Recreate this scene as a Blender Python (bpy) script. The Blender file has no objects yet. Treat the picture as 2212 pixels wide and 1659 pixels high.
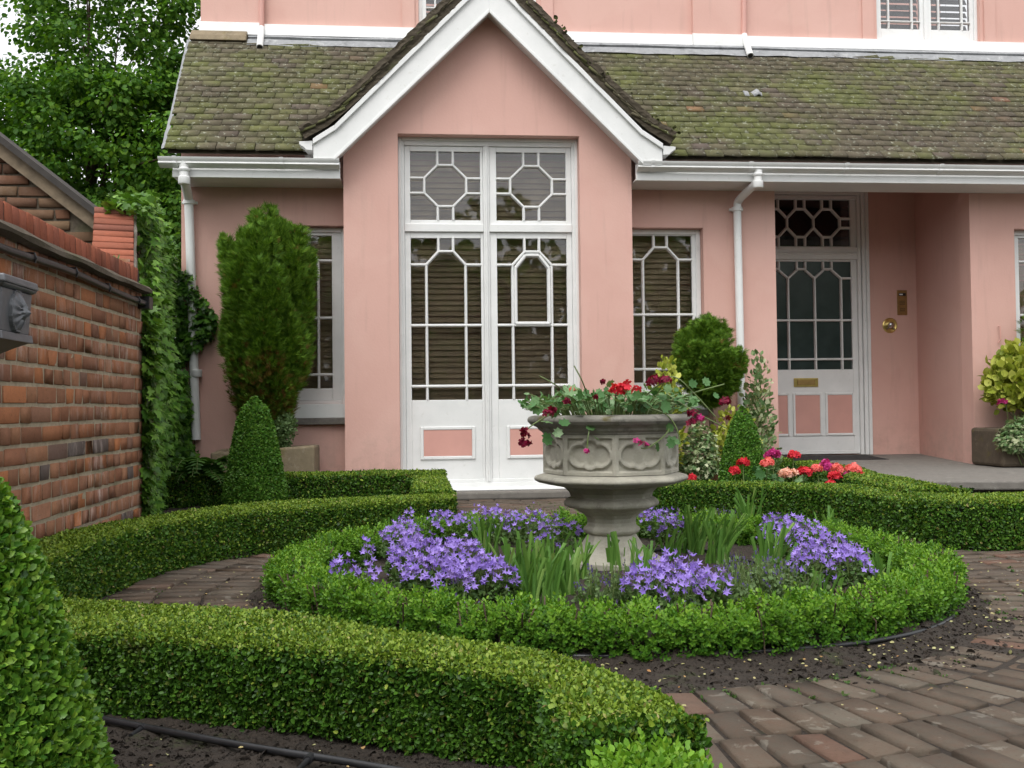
import bpy, math, random
import numpy as np
from math import sin, cos, pi, radians, sqrt, atan2
random.seed(7); rng = np.random.default_rng(7)
SC = bpy.context.scene; COL = SC.collection

# ---------------------------------------------------------------- camera
F, CX, CY = 2150., 1106., 829.5            # focal length and centre of the 2212 px wide layout the place was measured in
CAM = np.array([0., 0., .80])
YAW, PITCH, ROLL = radians(5.3), radians(1.45), radians(-.62)
def rz(a): return np.array([[cos(a), -sin(a), 0], [sin(a), cos(a), 0], [0, 0, 1]])
def rx(a): return np.array([[1, 0, 0], [0, cos(a), -sin(a)], [0, sin(a), cos(a)]])
RC = rz(-YAW) @ rx(pi/2+PITCH) @ rz(ROLL)
cd = bpy.data.cameras.new('camera'); cam = bpy.data.objects.new('camera', cd); COL.objects.link(cam)
cd.sensor_width = 36; cd.lens = 36*F/2212; cd.clip_start = .05; cd.clip_end = 500
M4 = np.eye(4); M4[:3, :3] = RC; M4[:3, 3] = CAM
import mathutils
cam.matrix_world = mathutils.Matrix(M4.tolist()); SC.camera = cam
def ray(x, y): return RC @ np.array([(x-CX)/F, -(y-CY)/F, -1.])
def at(x, y, Y): d = ray(x, y); return CAM + d*((Y-CAM[1])/d[1])
def gd(x, y, z=0.): d = ray(x, y); return CAM + d*((z-CAM[2])/d[2])
def ax(x, y, Y): return float(at(x, y, Y)[0])
def az(x, y, Y): return float(at(x, y, Y)[2])

# ---------------------------------------------------------------- light: bright overcast day
SUN_EL, SUN_AZ = radians(58), radians(205)     # azimuth from +Y clockwise: behind the camera, slightly left
w = bpy.data.worlds.new("World"); SC.world = w; w.use_nodes = True
nt = w.node_tree; nt.nodes.clear()
sky = nt.nodes.new('ShaderNodeTexSky'); sky.sky_type = 'NISHITA'; sky.sun_disc = False
sky.sun_elevation = SUN_EL; sky.sun_rotation = SUN_AZ; sky.air_density = 1.2; sky.dust_density = 6; sky.ozone_density = 1
hs = nt.nodes.new('ShaderNodeHueSaturation'); hs.inputs['Saturation'].default_value = .16
bg = nt.nodes.new('ShaderNodeBackground'); bg.inputs['Strength'].default_value = .15
wo = nt.nodes.new('ShaderNodeOutputWorld')
cl = nt.nodes.new('ShaderNodeMix'); cl.data_type = 'RGBA'; cl.inputs[0].default_value = .55; cl.inputs[7].default_value = (7.6, 7.7, 7.9, 1)   # even cloud cover
nt.links.new(sky.outputs[0], hs.inputs['Color']); nt.links.new(hs.outputs[0], cl.inputs[6]); nt.links.new(cl.outputs[2], bg.inputs[0]); nt.links.new(bg.outputs[0], wo.inputs[0])
sl = bpy.data.lights.new('sun', 'SUN'); sl.energy = .8; sl.angle = radians(40); sl.color = (1, .97, .92)
so = bpy.data.objects.new('sun', sl); COL.objects.link(so)
sd = mathutils.Vector((-sin(SUN_AZ)*cos(SUN_EL)*-1, cos(SUN_AZ)*cos(SUN_EL), sin(SUN_EL)))   # towards the sun
so.rotation_euler = sd.to_track_quat('Z', 'Y').to_euler()
SC.view_settings.view_transform = 'Standard'; SC.view_settings.look = 'None'
SC.view_settings.exposure = 0.64; SC.view_settings.gamma = 1
try:
    SC.cycles.max_bounces = 6; SC.cycles.diffuse_bounces = 3; SC.cycles.transparent_max_bounces = 8
    SC.cycles.use_denoising = True; SC.cycles.denoiser = 'OPENIMAGEDENOISE'; SC.cycles.denoising_prefilter = 'ACCURATE'; SC.cycles.use_adaptive_sampling = False
except Exception: pass

# ---------------------------------------------------------------- materials
MATS = {}
def nodes(name):
    m = bpy.data.materials.new(name); m.use_nodes = True; t = m.node_tree
    b = t.nodes['Principled BSDF']; return m, t, b
def N(t, kind, **kw):
    n = t.nodes.new(kind)
    for k, v in kw.items():
        if k in n.inputs: n.inputs[k].default_value = v
        else: setattr(n, k, v)
    return n
def coord(t): return t.nodes.new('ShaderNodeTexCoord').outputs['Object']
def noise(t, scale, detail=4., rough=.55, dist=0., vec=None):
    n = N(t, 'ShaderNodeTexNoise', Scale=scale, Detail=detail, Roughness=rough, Distortion=dist)
    t.links.new(vec if vec is not None else coord(t), n.inputs['Vector']); return n.outputs['Fac']
def ramp(t, fac, stops, interp='LINEAR'):
    r = t.nodes.new('ShaderNodeValToRGB'); r.color_ramp.interpolation = interp; e = r.color_ramp.elements
    while len(e) < len(stops): e.new(.5)
    for q, (p, c) in zip(e, stops): q.position = p; q.color = (*c, 1) if len(c) == 3 else c
    t.links.new(fac, r.inputs[0]); return r.outputs[0]
def fr(t, fac, lo, hi, a=0., b=1.):
    n = N(t, 'ShaderNodeMapRange'); n.inputs[1].default_value = lo; n.inputs[2].default_value = hi
    n.inputs[3].default_value = a; n.inputs[4].default_value = b; t.links.new(fac, n.inputs[0]); return n.outputs[0]
def mix(t, fac, a, b, mode='MIX'):
    n = t.nodes.new('ShaderNodeMix'); n.data_type = 'RGBA'; n.blend_type = mode
    for s, v in ((n.inputs[0], fac), (n.inputs[6], a), (n.inputs[7], b)):
        if hasattr(v, 'links') or hasattr(v, 'is_linked'): t.links.new(v, s)
        elif isinstance(v, (int, float)): s.default_value = v
        else: s.default_value = (*v, 1)
    return n.outputs[2]
def bump(t, b, fac, strength, dist):
    n = N(t, 'ShaderNodeBump', Strength=strength, Distance=dist); t.links.new(fac, n.inputs['Height'])
    t.links.new(n.outputs[0], b.inputs['Normal']); return n
def rand_island(t): return t.nodes.new('ShaderNodeNewGeometry').outputs['Random Per Island']
def mathn(t, op, a, b):
    n = t.nodes.new('ShaderNodeMath'); n.operation = op
    for s, v in zip(n.inputs, (a, b)):
        if isinstance(v, (int, float)): s.default_value = v
        else: t.links.new(v, s)
    return n.outputs[0]
def setc(t, b, c):
    if isinstance(c, tuple): b.inputs['Base Color'].default_value = (*c, 1)
    else: t.links.new(c, b.inputs['Base Color'])

def plain(name, c, rough=.5, var=.12, scale=8., bmp=0., bscale=80., metal=0., bdist=.003):
    m, t, b = nodes(name); b.inputs['Roughness'].default_value = rough; b.inputs['Metallic'].default_value = metal
    n = noise(t, scale); lo = tuple(x*(1-var) for x in c); hi = tuple(min(1, x*(1+var)) for x in c)
    setc(t, b, ramp(t, n, [(.3, lo), (.7, hi)]))
    if bmp: bump(t, b, noise(t, bscale), bmp, bdist)
    MATS[name] = m; return m
def m_plaster():
    m, t, b = nodes('pink_plaster'); b.inputs['Roughness'].default_value = .75
    n = noise(t, 1.3, 6, .6); c = ramp(t, n, [(.3, (.60, .355, .298)), (.7, (.655, .40, .343))])
    v = N(t, 'ShaderNodeMapping'); v.inputs['Scale'].default_value = (9, 9, .8); t.links.new(coord(t), v.inputs[0])
    st = noise(t, 1.5, 5, .6, 0, v.outputs[0]); c = mix(t, fr(t, st, .56, .78, 0, .32), c, (.42, .27, .22)); pt = noise(t, .9, 3, .5, 1.2, mathcoord(t, (5, 3, 8.))); c = mix(t, fr(t, pt, .50, .56, 0, .16), c, (.70, .47, .40))
    fine = noise(t, 40, 4); c = mix(t, fr(t, fine, .62, .8, 0, .15), c, (.50, .29, .25))
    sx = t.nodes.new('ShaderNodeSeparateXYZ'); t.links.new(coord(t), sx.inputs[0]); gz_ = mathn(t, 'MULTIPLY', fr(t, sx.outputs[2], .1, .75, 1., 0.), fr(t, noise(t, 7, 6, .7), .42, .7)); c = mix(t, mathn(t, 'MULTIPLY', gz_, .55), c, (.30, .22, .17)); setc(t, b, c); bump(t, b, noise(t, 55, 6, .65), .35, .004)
    return m
def m_paint():
    m, t, b = nodes('white_paint'); b.inputs['Roughness'].default_value = .42
    n = noise(t, 5, 5, .6); c = ramp(t, n, [(.3, (.70, .71, .70)), (.7, (.78, .785, .775))])
    d = noise(t, 22, 6, .7); c = mix(t, fr(t, d, .60, .76, 0, .4), c, (.45, .44, .38))
    setc(t, b, c); bump(t, b, noise(t, 90, 3), .08, .001); return m
def m_tile():
    m, t, b = nodes('mossy_roof_tile'); b.inputs['Roughness'].default_value = .9
    r = rand_island(t)
    c = ramp(t, r, [(0, (.085, .080, .040)), (.22, (.105, .105, .036)), (.45, (.085, .072, .052)), (.62, (.12, .125, .036)), (.8, (.10, .076, .062)), (.93, (.14, .125, .07)), (.985, (.12, .115, .05)), (1., (.30, .12, .075))])
    moss = noise(t, 1.6, 5, .6); c = mix(t, fr(t, moss, .42, .62, 0, .65), c, (.095, .112, .024))
    br = noise(t, 1.1, 4, .6, 0, mathcoord(t, (7.3, 2.1, 4.4))); c = mix(t, fr(t, br, .47, .60, 0, .75), c, (.085, .066, .047))
    li = noise(t, 26, 6, .7); c = mix(t, fr(t, li, .585, .64, 0, .8), c, (.34, .35, .27))
    dk = noise(t, 15, 6, .7, 0, mathcoord(t, (1.3, 8.1, 2.4))); c = mix(t, fr(t, dk, .58, .66, 0, .85), c, (.03, .032, .014))
    setc(t, b, c); bump(t, b, noise(t, 70, 6, .7), .7, .006); return m
def mathcoord(t, off):
    v = N(t, 'ShaderNodeMapping'); v.inputs['Location'].default_value = off; t.links.new(coord(t), v.inputs[0]); return v.outputs[0]
def m_brick(name, stops, white=.5, patches=False):
    m, t, b = nodes(name); b.inputs['Roughness'].default_value = .95; b.inputs['Specular IOR Level'].default_value = .15
    c = ramp(t, rand_island(t), stops)
    n = noise(t, 30, 6, .7); c = mix(t, fr(t, n, .4, .7, 0, .3), c, (.12, .06, .04), 'MIX')
    if white:
        v = N(t, 'ShaderNodeMapping'); v.inputs['Scale'].default_value = (1, 3, .6); t.links.new(coord(t), v.inputs[0])
        e = noise(t, 9, 7, .75, 0, v.outputs[0]); e2 = noise(t, 1.7, 3, .5, 0, mathcoord(t, (3, 5, 1.)))
        f = mathn(t, 'MULTIPLY', fr(t, e, .50, .68), fr(t, e2, .45, .65)); f = mathn(t, 'MULTIPLY', f, white)
        c = mix(t, f, c, (.48, .40, .36))
    if patches:
        c = mix(t, fr(t, noise(t, 13, 5, .6, .4), .60, .645, 0, .55), c, (.23, .21, .175)); c = mix(t, fr(t, noise(t, 5, 6, .7, 0, mathcoord(t, (2, 7, 1.))), .5, .68, 0, .5), c, (.06, .05, .038))
    sp = noise(t, 120, 3); c = mix(t, fr(t, sp, .64, .72, 0, .5), c, (.05, .03, .02))
    setc(t, b, c); bump(t, b, noise(t, 90, 6, .7), .7, .004); return m
def m_mortar(name, c):
    m, t, b = nodes(name); b.inputs['Roughness'].default_value = .95
    n = noise(t, 30, 6, .7); lo = tuple(x*.6 for x in c)
    cc = ramp(t, n, [(.3, lo), (.7, c)]); g = noise(t, 3, 4); cc = mix(t, fr(t, g, .58, .72, 0, .5), cc, (.07, .085, .025))
    setc(t, b, cc); bump(t, b, noise(t, 120, 5, .7), .9, .006); return m
def m_leaf(name, stops, trans=.25, rough=.38, tip=None, spec=.22, patch=None):
    """leaves: every leaf its own hue from the ramp; 'tip' is the new-growth carried by the vertex attribute 'fresh'."""
    m, t, b = nodes(name); b.inputs['Roughness'].default_value = rough
    b.inputs['Specular IOR Level'].default_value = spec
    c = ramp(t, rand_island(t), stops)
    if patch is not None:
        c = mix(t, fr(t, noise(t, patch[1], 4, .6), patch[2], patch[2]+.12, 0, patch[3]), c, patch[0])
    if tip is not None:
        a = t.nodes.new('ShaderNodeAttribute'); a.attribute_name = 'fresh'
        c = mix(t, a.outputs['Fac'], c, ramp(t, rand_island(t), tip))
    setc(t, b, c)
    tr = N(t, 'ShaderNodeBsdfTranslucent'); mx = t.nodes.new('ShaderNodeMixShader'); mx.inputs[0].default_value = trans
    g = mix(t, 1., c, (1.0, 1.0, .45), 'MULTIPLY'); t.links.new(g, tr.inputs[0])
    t.links.new(b.outputs[0], mx.inputs[1]); t.links.new(tr.outputs[0], mx.inputs[2])
    t.links.new(mx.outputs[0], t.nodes['Material Output'].inputs[0]); return m
def m_glass(name, refl=1.0, tint=(1, 1, 1)):
    m, t, b = nodes(name); t.nodes.remove(b)
    tr = N(t, 'ShaderNodeBsdfTransparent'); tr.inputs[0].default_value = (*[.86*x for x in tint], 1)
    gl = N(t, 'ShaderNodeBsdfGlossy', Roughness=.02); gl.inputs[0].default_value = (1, 1, 1, 1)
    f = N(t, 'ShaderNodeFresnel', IOR=1.5); ml = mathn(t, 'MULTIPLY', f.outputs[0], 1.25*refl)
    mx = t.nodes.new('ShaderNodeMixShader'); t.links.new(ml, mx.inputs[0]); t.links.new(tr.outputs[0], mx.inputs[1]); t.links.new(gl.outputs[0], mx.inputs[2])
    nn = N(t, 'ShaderNodeBump', Strength=.12, Distance=.01); t.links.new(noise(t, 2.2, 2), nn.inputs['Height']); t.links.new(nn.outputs[0], gl.inputs['Normal'])
    t.links.new(mx.outputs[0], t.nodes['Material Output'].inputs[0]); return m
def m_stone(name, c, lich=(.36, .36, .31), dark=(.07, .068, .055), moss=0., scale=14, d=.5):
    m, t, b = nodes(name); b.inputs['Roughness'].default_value = .9
    n = noise(t, scale, 7, .65); cc = ramp(t, n, [(.3, tuple(x*.72 for x in c)), (.7, c)])
    l = noise(t, 11, 7, .75, .5, mathcoord(t, (4, 1, 2.))); cc = mix(t, fr(t, l, .56, .64, 0, .55), cc, lich)
    k = noise(t, 6, 7, .75, .3, mathcoord(t, (1, 9, 6.))); cc = mix(t, fr(t, k, .56, .68, 0, d), cc, dark)
    if moss: g = noise(t, 5, 5, .7, .2, mathcoord(t, (8, 3, 2.))); cc = mix(t, fr(t, g, .55, .63, 0, moss), cc, (.12, .10, .02))
    setc(t, b, cc); bump(t, b, noise(t, 80, 7, .7), .6, .004); return m

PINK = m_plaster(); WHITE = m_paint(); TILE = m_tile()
MPAINTPINK = plain('pink_gloss_paint', (.62, .33, .28), .45, .05, 5)
PIPEPINK = plain('pink_pipe_paint', (.60, .32, .27), .4, .06, 5)
BRICK = m_brick('old_red_brick', [(0, (.25, .12, .072)), (.2, (.30, .132, .07)), (.38, (.22, .11, .075)), (.5, (.38, .15, .065)), (.62, (.26, .13, .08)), (.78, (.32, .16, .09)), (.92, (.26, .13, .08)), (.97, (.14, .10, .085)), (1, (.10, .09, .085))], .8)
COPEB = m_brick('red_coping_brick', [(0, (.22, .078, .05)), (.5, (.32, .105, .062)), (.8, (.26, .09, .06)), (1, (.17, .07, .05))], .1)
OUTB = m_brick('weathered_brown_brick', [(0, (.13, .065, .04)), (.4, (.16, .08, .048)), (.7, (.12, .065, .043)), (.9, (.18, .12, .07)), (1, (.14, .075, .05))], .1)
MORT = m_mortar('sandy_mortar', (.42, .355, .25)); DMORT = m_mortar('old_mossy_mortar', (.13, .105, .075))
PAVE = m_brick('brown_paving_brick', [(0, (.080, .066, .052)), (.3, (.108, .088, .068)), (.55, (.092, .080, .066)), (.75, (.112, .084, .062)), (.93, (.12, .106, .084)), (1, (.145, .082, .060))], 0, True)
STONE = m_stone('carved_limestone', (.42, .40, .33), (.50, .48, .41), (.12, .115, .09), d=.5); RIMSTONE = m_stone('mossy_limestone_rim', (.27, .255, .22), moss=.8, d=.8)
SLAB = m_stone('grey_flagstone', (.19, .175, .155), (.26, .25, .22), (.08, .075, .07))
TROUGH = m_stone('sandstone_trough', (.24, .19, .12), (.30, .26, .19), (.09, .075, .05), moss=.5)
LEAD = m_stone('weathered_lead', (.30, .31, .32), (.50, .51, .51), (.07, .07, .075), scale=20, d=.6)
GREYLEAD = plain('grey_lead_casting', (.115, .12, .13), .45, .18, 9, .3, 60, .25)
BLACK = plain('black_plastic_hose', (.018, .018, .02), .38, .3, 20, .15, 60)
DARK = plain('dark_interior', (.02, .018, .016), .9)
BRASS = plain('polished_brass', (.62, .46, .16), .28, .12, 20, .05, 40, .9)
BRASSD = plain('tarnished_brass', (.35, .23, .09), .4, .15, 20, .05, 40, .85)
SILVER = plain('nickel', (.5, .5, .5), .2, .1, 20, 0, 1, 1.)
TERRA = plain('terracotta', (.32, .14, .08), .85, .2, 9, .3, 60)
BARK = plain('brown_bark', (.09, .06, .04), .9, .35, 14, .8, 40, bdist=.01)
TWIG = plain('hedge_twigs', (.025, .022, .012), .95, .5, 40, .8, 60, bdist=.01)
STEMG = plain('green_stem', (.12, .17, .05), .5, .2, 20)
BLIND = plain('wooden_blind', (.50, .385, .25), .55, .2, 3)
MAT_ = plain('black_rubber_mat', (.012, .012, .013), .8, .3, 40, .5, 90)
ROOFDARK = m_mortar('mossy_verge_mortar', (.085, .068, .045))
MOSS = plain('olive_moss', (.055, .062, .012), .95, .5, 30, 1, 70, bdist=.01)
WOOD = plain('weathered_timber', (.17, .13, .085), .85, .3, 12, .5, 40)
GLASS = m_glass('window_glass'); DGLASS = m_glass('obscured_door_glass', 1.0, (.3, .38, .4))
def m_soil():
    m, t, b = nodes('dark_garden_soil'); b.inputs['Roughness'].default_value = .95
    n = noise(t, 45, 8, .75); c = ramp(t, n, [(.3, (.018, .013, .009)), (.7, (.055, .040, .029))])
    s = noise(t, 160, 4, .7); c = mix(t, fr(t, s, .66, .72, 0, .7), c, (.17, .13, .095))
    g = noise(t, 4.5, 6, .75); c = mix(t, fr(t, g, .57, .66, 0, .6), c, (.045, .065, .014))
    setc(t, b, c); bump(t, b, noise(t, 90, 8, .75), 1., .012); return m
SOIL = m_soil()

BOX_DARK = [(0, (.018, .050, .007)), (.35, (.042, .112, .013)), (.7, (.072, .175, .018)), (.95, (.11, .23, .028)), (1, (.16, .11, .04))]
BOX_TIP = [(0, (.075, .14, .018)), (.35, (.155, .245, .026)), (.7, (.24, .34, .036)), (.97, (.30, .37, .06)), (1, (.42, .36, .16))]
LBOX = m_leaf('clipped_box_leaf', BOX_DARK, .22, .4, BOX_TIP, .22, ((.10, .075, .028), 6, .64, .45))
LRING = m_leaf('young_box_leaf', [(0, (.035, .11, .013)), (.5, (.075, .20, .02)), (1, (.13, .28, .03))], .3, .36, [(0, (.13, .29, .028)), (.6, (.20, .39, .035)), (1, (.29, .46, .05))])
LCONE = m_leaf('topiary_box_leaf', [(0, (.035, .11, .013)), (.5, (.08, .20, .022)), (1, (.14, .28, .035))], .28, .32, [(0, (.13, .28, .03)), (.6, (.20, .37, .04)), (1, (.30, .44, .06))], .35)
LSM = m_leaf('small_topiary_leaf', [(0, (.035, .11, .013)), (.5, (.075, .20, .022)), (1, (.13, .28, .035))], .22, .4, [(0, (.06, .15, .02)), (.6, (.10, .20, .03)), (1, (.16, .26, .04))])
LCON = m_leaf('conifer_spray', [(0, (.055, .125, .014)), (.5, (.10, .21, .02)), (1, (.18, .30, .03))], .2, .6, [(0, (.16, .075, .025)), (1, (.24, .12, .04))], .2)
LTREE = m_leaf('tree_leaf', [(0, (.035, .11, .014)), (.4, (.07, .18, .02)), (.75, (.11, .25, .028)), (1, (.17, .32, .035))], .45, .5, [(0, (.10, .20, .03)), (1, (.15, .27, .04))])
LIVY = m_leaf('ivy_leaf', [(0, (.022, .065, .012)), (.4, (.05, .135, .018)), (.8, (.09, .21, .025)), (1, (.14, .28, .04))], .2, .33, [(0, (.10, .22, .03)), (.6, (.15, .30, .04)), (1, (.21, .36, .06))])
LIRIS = m_leaf('iris_blade', [(0, (.07, .17, .03)), (.6, (.13, .27, .05)), (1, (.24, .36, .10))], .25, .45)
LGER = m_leaf('geranium_leaf', [(0, (.045, .13, .035)), (.4, (.09, .21, .07)), (.8, (.16, .29, .12)), (1, (.24, .36, .19))], .25, .5, None, .3, ((.05, .13, .03), 60, .5, .5))
LCAMP = m_leaf('campanula_leaf', [(0, (.04, .09, .02)), (.6, (.08, .15, .04)), (1, (.12, .19, .06))], .25, .55)
LVAR = m_leaf('variegated_leaf', [(0, (.10, .19, .07)), (.45, (.18, .29, .12)), (.75, (.38, .44, .24)), (1, (.60, .62, .42))], .25, .5)
LGOLD = m_leaf('golden_leaf', [(0, (.18, .24, .03)), (.5, (.35, .40, .05)), (1, (.58, .60, .14))], .3, .45)
LFERN = m_leaf('fern_leaf', [(0, (.04, .11, .02)), (1, (.09, .20, .035))], .3, .5)
LLAV = m_leaf('grey_green_leaf', [(0, (.09, .16, .055)), (1, (.18, .27, .11))], .25, .6)
OBSC = plain('obscured_glass', (.030, .043, .043), .16, .25, 5, .15, 30)
def petal(name, a, b_, trans=.3): return m_leaf(name, [(0, a), (1, b_)], trans, .5)
PVIO = petal('violet_petal', (.20, .12, .52), (.46, .33, .88)); PRED = petal('scarlet_petal', (.55, .02, .04), (.80, .05, .07))
PBURG = petal('burgundy_petal', (.10, .005, .02), (.28, .01, .05)); PMAG = petal('magenta_petal', (.42, .02, .16), (.62, .06, .28))
PCOR = petal('coral_petal', (.80, .12, .12), (.92, .26, .22)); PPALE = petal('faded_pink_petal', (.75, .32, .25), (.85, .55, .42))
PLAV = petal('lavender_bud', (.10, .07, .26), (.17, .12, .38)); LITTER = m_leaf('fallen_leaf', [(0, (.30, .27, .12)), (.6, (.42, .42, .2)), (1, (.35, .18, .07))], .1, .6)

# ---------------------------------------------------------------- mesh helpers
def tag(o, label=None, cat=None, group=None, kind=None):
    if label: o['label'] = label
    if cat: o['category'] = cat
    if group: o['group'] = group
    if kind: o['kind'] = kind
    return o
def empty(name, loc, label=None, cat=None, group=None):
    o = bpy.data.objects.new(name, None); COL.objects.link(o); o.location = [float(v) for v in loc]; o.empty_display_size = .1
    return tag(o, label, cat, group)
def link(name, me, m, parent=None):
    me.materials.append(m); o = bpy.data.objects.new(name, me); COL.objects.link(o)
    if parent is not None:
        o.parent = parent
        o.matrix_parent_inverse = wmat(parent).inverted()
    return o
def wmat(o):
    m = mathutils.Matrix.LocRotScale(o.location, o.rotation_euler, o.scale)
    return (wmat(o.parent) @ o.matrix_parent_inverse @ m) if o.parent else m
class MB:
    def __init__(s): s.v = []; s.f = []
    def add(s, vs, fs):
        n = len(s.v); s.v += [tuple(map(float, v)) for v in vs]; s.f += [tuple(i+n for i in f) for f in fs]; return s
    def box(s, x0, x1, y0, y1, z0, z1):
        v = [(x, y, z) for x in (x0, x1) for y in (y0, y1) for z in (z0, z1)]
        return s.add(v, [(0, 1, 3, 2), (4, 6, 7, 5), (0, 4, 5, 1), (2, 3, 7, 6), (0, 2, 6, 4), (1, 5, 7, 3)])
    def prism(s, poly, y0, y1):          # poly of (x,z), extruded in y
        n = len(poly); v = [(x, y0, z) for x, z in poly]+[(x, y1, z) for x, z in poly]
        return s.add(v, [tuple(range(n)), tuple(range(2*n-1, n-1, -1))]+[(i, i+n, (i+1) % n+n, (i+1) % n) for i in range(n)])
    def prismx(s, poly, x0, x1):         # poly of (y,z), extruded in x
        n = len(poly); v = [(x0, y, z) for y, z in poly]+[(x1, y, z) for y, z in poly]
        return s.add(v, [tuple(range(n)), tuple(range(2*n-1, n-1, -1))]+[(i, i+n, (i+1) % n+n, (i+1) % n) for i in range(n)])
    def prismz(s, poly, z0, z1):
        n = len(poly); z1 = z1 if hasattr(z1, '__len__') else [z1]*n
        v = [(x, y, z0) for x, y in poly]+[(x, y, z1[i]) for i, (x, y) in enumerate(poly)]
        return s.add(v, [tuple(range(n-1, -1, -1)), tuple(range(n, 2*n))]+[(i, (i+1) % n, (i+1) % n+n, i+n) for i in range(n)])
    def bar(s, a, b, wd, y0, y1):        # glazing bar in the x-z plane between a and b, depth y0..y1, bevelled nose
        a = np.array(a, float); b = np.array(b, float); d = b-a; d /= max(np.linalg.norm(d), 1e-9); n = np.array([-d[1], d[0]])*wd/2
        ym = y0+(y1-y0)*.35; q = [a+n, b+n, b-n, a-n]; k = [a+n*.45, b+n*.45, b-n*.45, a-n*.45]
        v = [(p[0], ym, p[1]) for p in q]+[(p[0], y0, p[1]) for p in k]+[(p[0], y1, p[1]) for p in q]
        return s.add(v, [(4, 5, 6, 7), (0, 1, 5, 4), (1, 2, 6, 5), (2, 3, 7, 6), (3, 0, 4, 7), (0, 8, 9, 1), (1, 9, 10, 2), (2, 10, 11, 3), (3, 11, 8, 0), (8, 11, 10, 9)])
    def tube(s, pts, r, n=10, caps=True, r1=None):
        P = [np.array(p, float) for p in pts]; L = len(P); ring = []
        up = np.array([0, 0, 1.]); prev = None
        for i, p in enumerate(P):
            d = P[min(i+1, L-1)]-P[max(i-1, 0)]; d /= max(np.linalg.norm(d), 1e-9)
            if prev is None:
                u = np.cross(d, up if abs(d[2]) < .9 else np.array([1., 0, 0]))
            else: u = prev-d*np.dot(prev, d)
            u /= max(np.linalg.norm(u), 1e-9); prev = u; q = np.cross(d, u)
            rr = r if r1 is None else r+(r1-r)*i/(L-1)
            if hasattr(r, '__len__'): rr = r[i]
            ring += [p+rr*(cos(2*pi*k/n)*u+sin(2*pi*k/n)*q) for k in range(n)]
        f = [(i*n+k, i*n+(k+1) % n, (i+1)*n+(k+1) % n, (i+1)*n+k) for i in range(L-1) for k in range(n)]
        if caps: f += [tuple(range(n-1, -1, -1)), tuple(range((L-1)*n, L*n))]
        return s.add(ring, f)
    def lathe(s, prof, c, n=24, angles=None, squash=None):
        A = angles if angles is not None else [2*pi*k/n for k in range(n)]; n = len(A); v = []
        for r, z in prof: v += [(c[0]+r*cos(a), c[1]+r*sin(a), c[2]+z) for a in A]
        f = [(i*n+k, i*n+(k+1) % n, (i+1)*n+(k+1) % n, (i+1)*n+k) for i in range(len(prof)-1) for k in range(n)]
        f += [tuple(range(n-1, -1, -1)), tuple(range((len(prof)-1)*n, len(prof)*n))]
        return s.add(v, f)
    def build(s, name, m, parent=None, smooth=False, bevel=0.):
        me = bpy.data.meshes.new(name); me.from_pydata(s.v, [], s.f); me.validate(); me.update()
        o = link(name, me, m, parent)
        if smooth:
            for p in me.polygons: p.use_smooth = True
            try: me.set_sharp_from_angle(angle=radians(42))
            except Exception: pass
        if bevel:
            b = o.modifiers.new('bevel', 'BEVEL'); b.width = bevel; b.segments = 2; b.limit_method = 'ANGLE'; b.angle_limit = radians(40)
        return o

# template stamping: many copies of a small shape in one mesh, in numpy
def T(verts, faces): return np.array(verts, float), faces
T_LEAF = T([(0, 0, 0), (-.32, .33, .09), (-.27, .72, .07), (0, 1, 0), (.27, .72, .07), (.32, .33, .09)], [(0, 3, 2, 1), (0, 5, 4, 3)])
T_LEAFW = T([(0, 0, 0), (-.40, .28, .10), (-.38, .68, .08), (0, 1, -.04), (.38, .68, .08), (.40, .28, .10)], [(0, 3, 2, 1), (0, 5, 4, 3)])
T_THIN = T([(0, 0, 0), (-.09, .4, .02), (0, 1, 0), (.09, .4, .02)], [(0, 3, 2, 1)])
T_IVY = T([(0, 0, 0), (-.20, -.10, .03), (-.52, .12, .04), (-.28, .36, .05), (-.36, .66, .02), (-.12, .62, .04), (0, 1.02, -.05), (.12, .62, .04), (.36, .66, .02), (.28, .36, .05), (.52, .12, .04), (.20, -.10, .03), (0, .4, 0)],
          [(12, 1, 0), (12, 3, 2, 1), (12, 5, 4, 3), (12, 6, 5), (12, 7, 6), (12, 9, 8, 7), (12, 11, 10, 9), (12, 0, 11)])
def ger_leaf():
    v = [(0, .42, -.06)]; n = 14
    for i in range(n):
        a = -pi/2+2*pi*(i+.5)/n; r = .5*(1.0 if i % 2 else .74)
        v.append((r*cos(a), .42+r*sin(a), .05 if i % 2 else .0))
    v.append((0, .16, 0))
    f = [(0, i, i+1) for i in range(1, n)]
    f.append((0, n, n+1)); f.append((0, n+1, 1)); return T(v, f)
T_GER = ger_leaf()
def star(n=5, cup=.25):
    v = [(0, 0, -.3)]
    for i in range(2*n):
        a = pi*i/n; r = 1. if i % 2 == 0 else .42; v.append((r*cos(a), r*sin(a), cup if i % 2 == 0 else 0.))
    return T(v, [(0, 1+i, 1+(i+1) % (2*n)) for i in range(2*n)])
T_BELL = star(5, .38)
def floret():
    v = []; f = []
    for k in range(5):
        a = 2*pi*k/5; c, s = cos(a), sin(a); n = len(v)
        for x, y, z in ((0, 0, 0), (.35, -.3, .12), (.85, -.36, .08), (1.05, 0, -.02), (.85, .36, .10), (.35, .3, .14)): v.append((x*c-y*s, x*s+y*c, z))
        f += [(n, n+1, n+2, n+3), (n, n+3, n+4, n+5)]
    return T(v, f)
T_FLO = floret()
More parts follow.
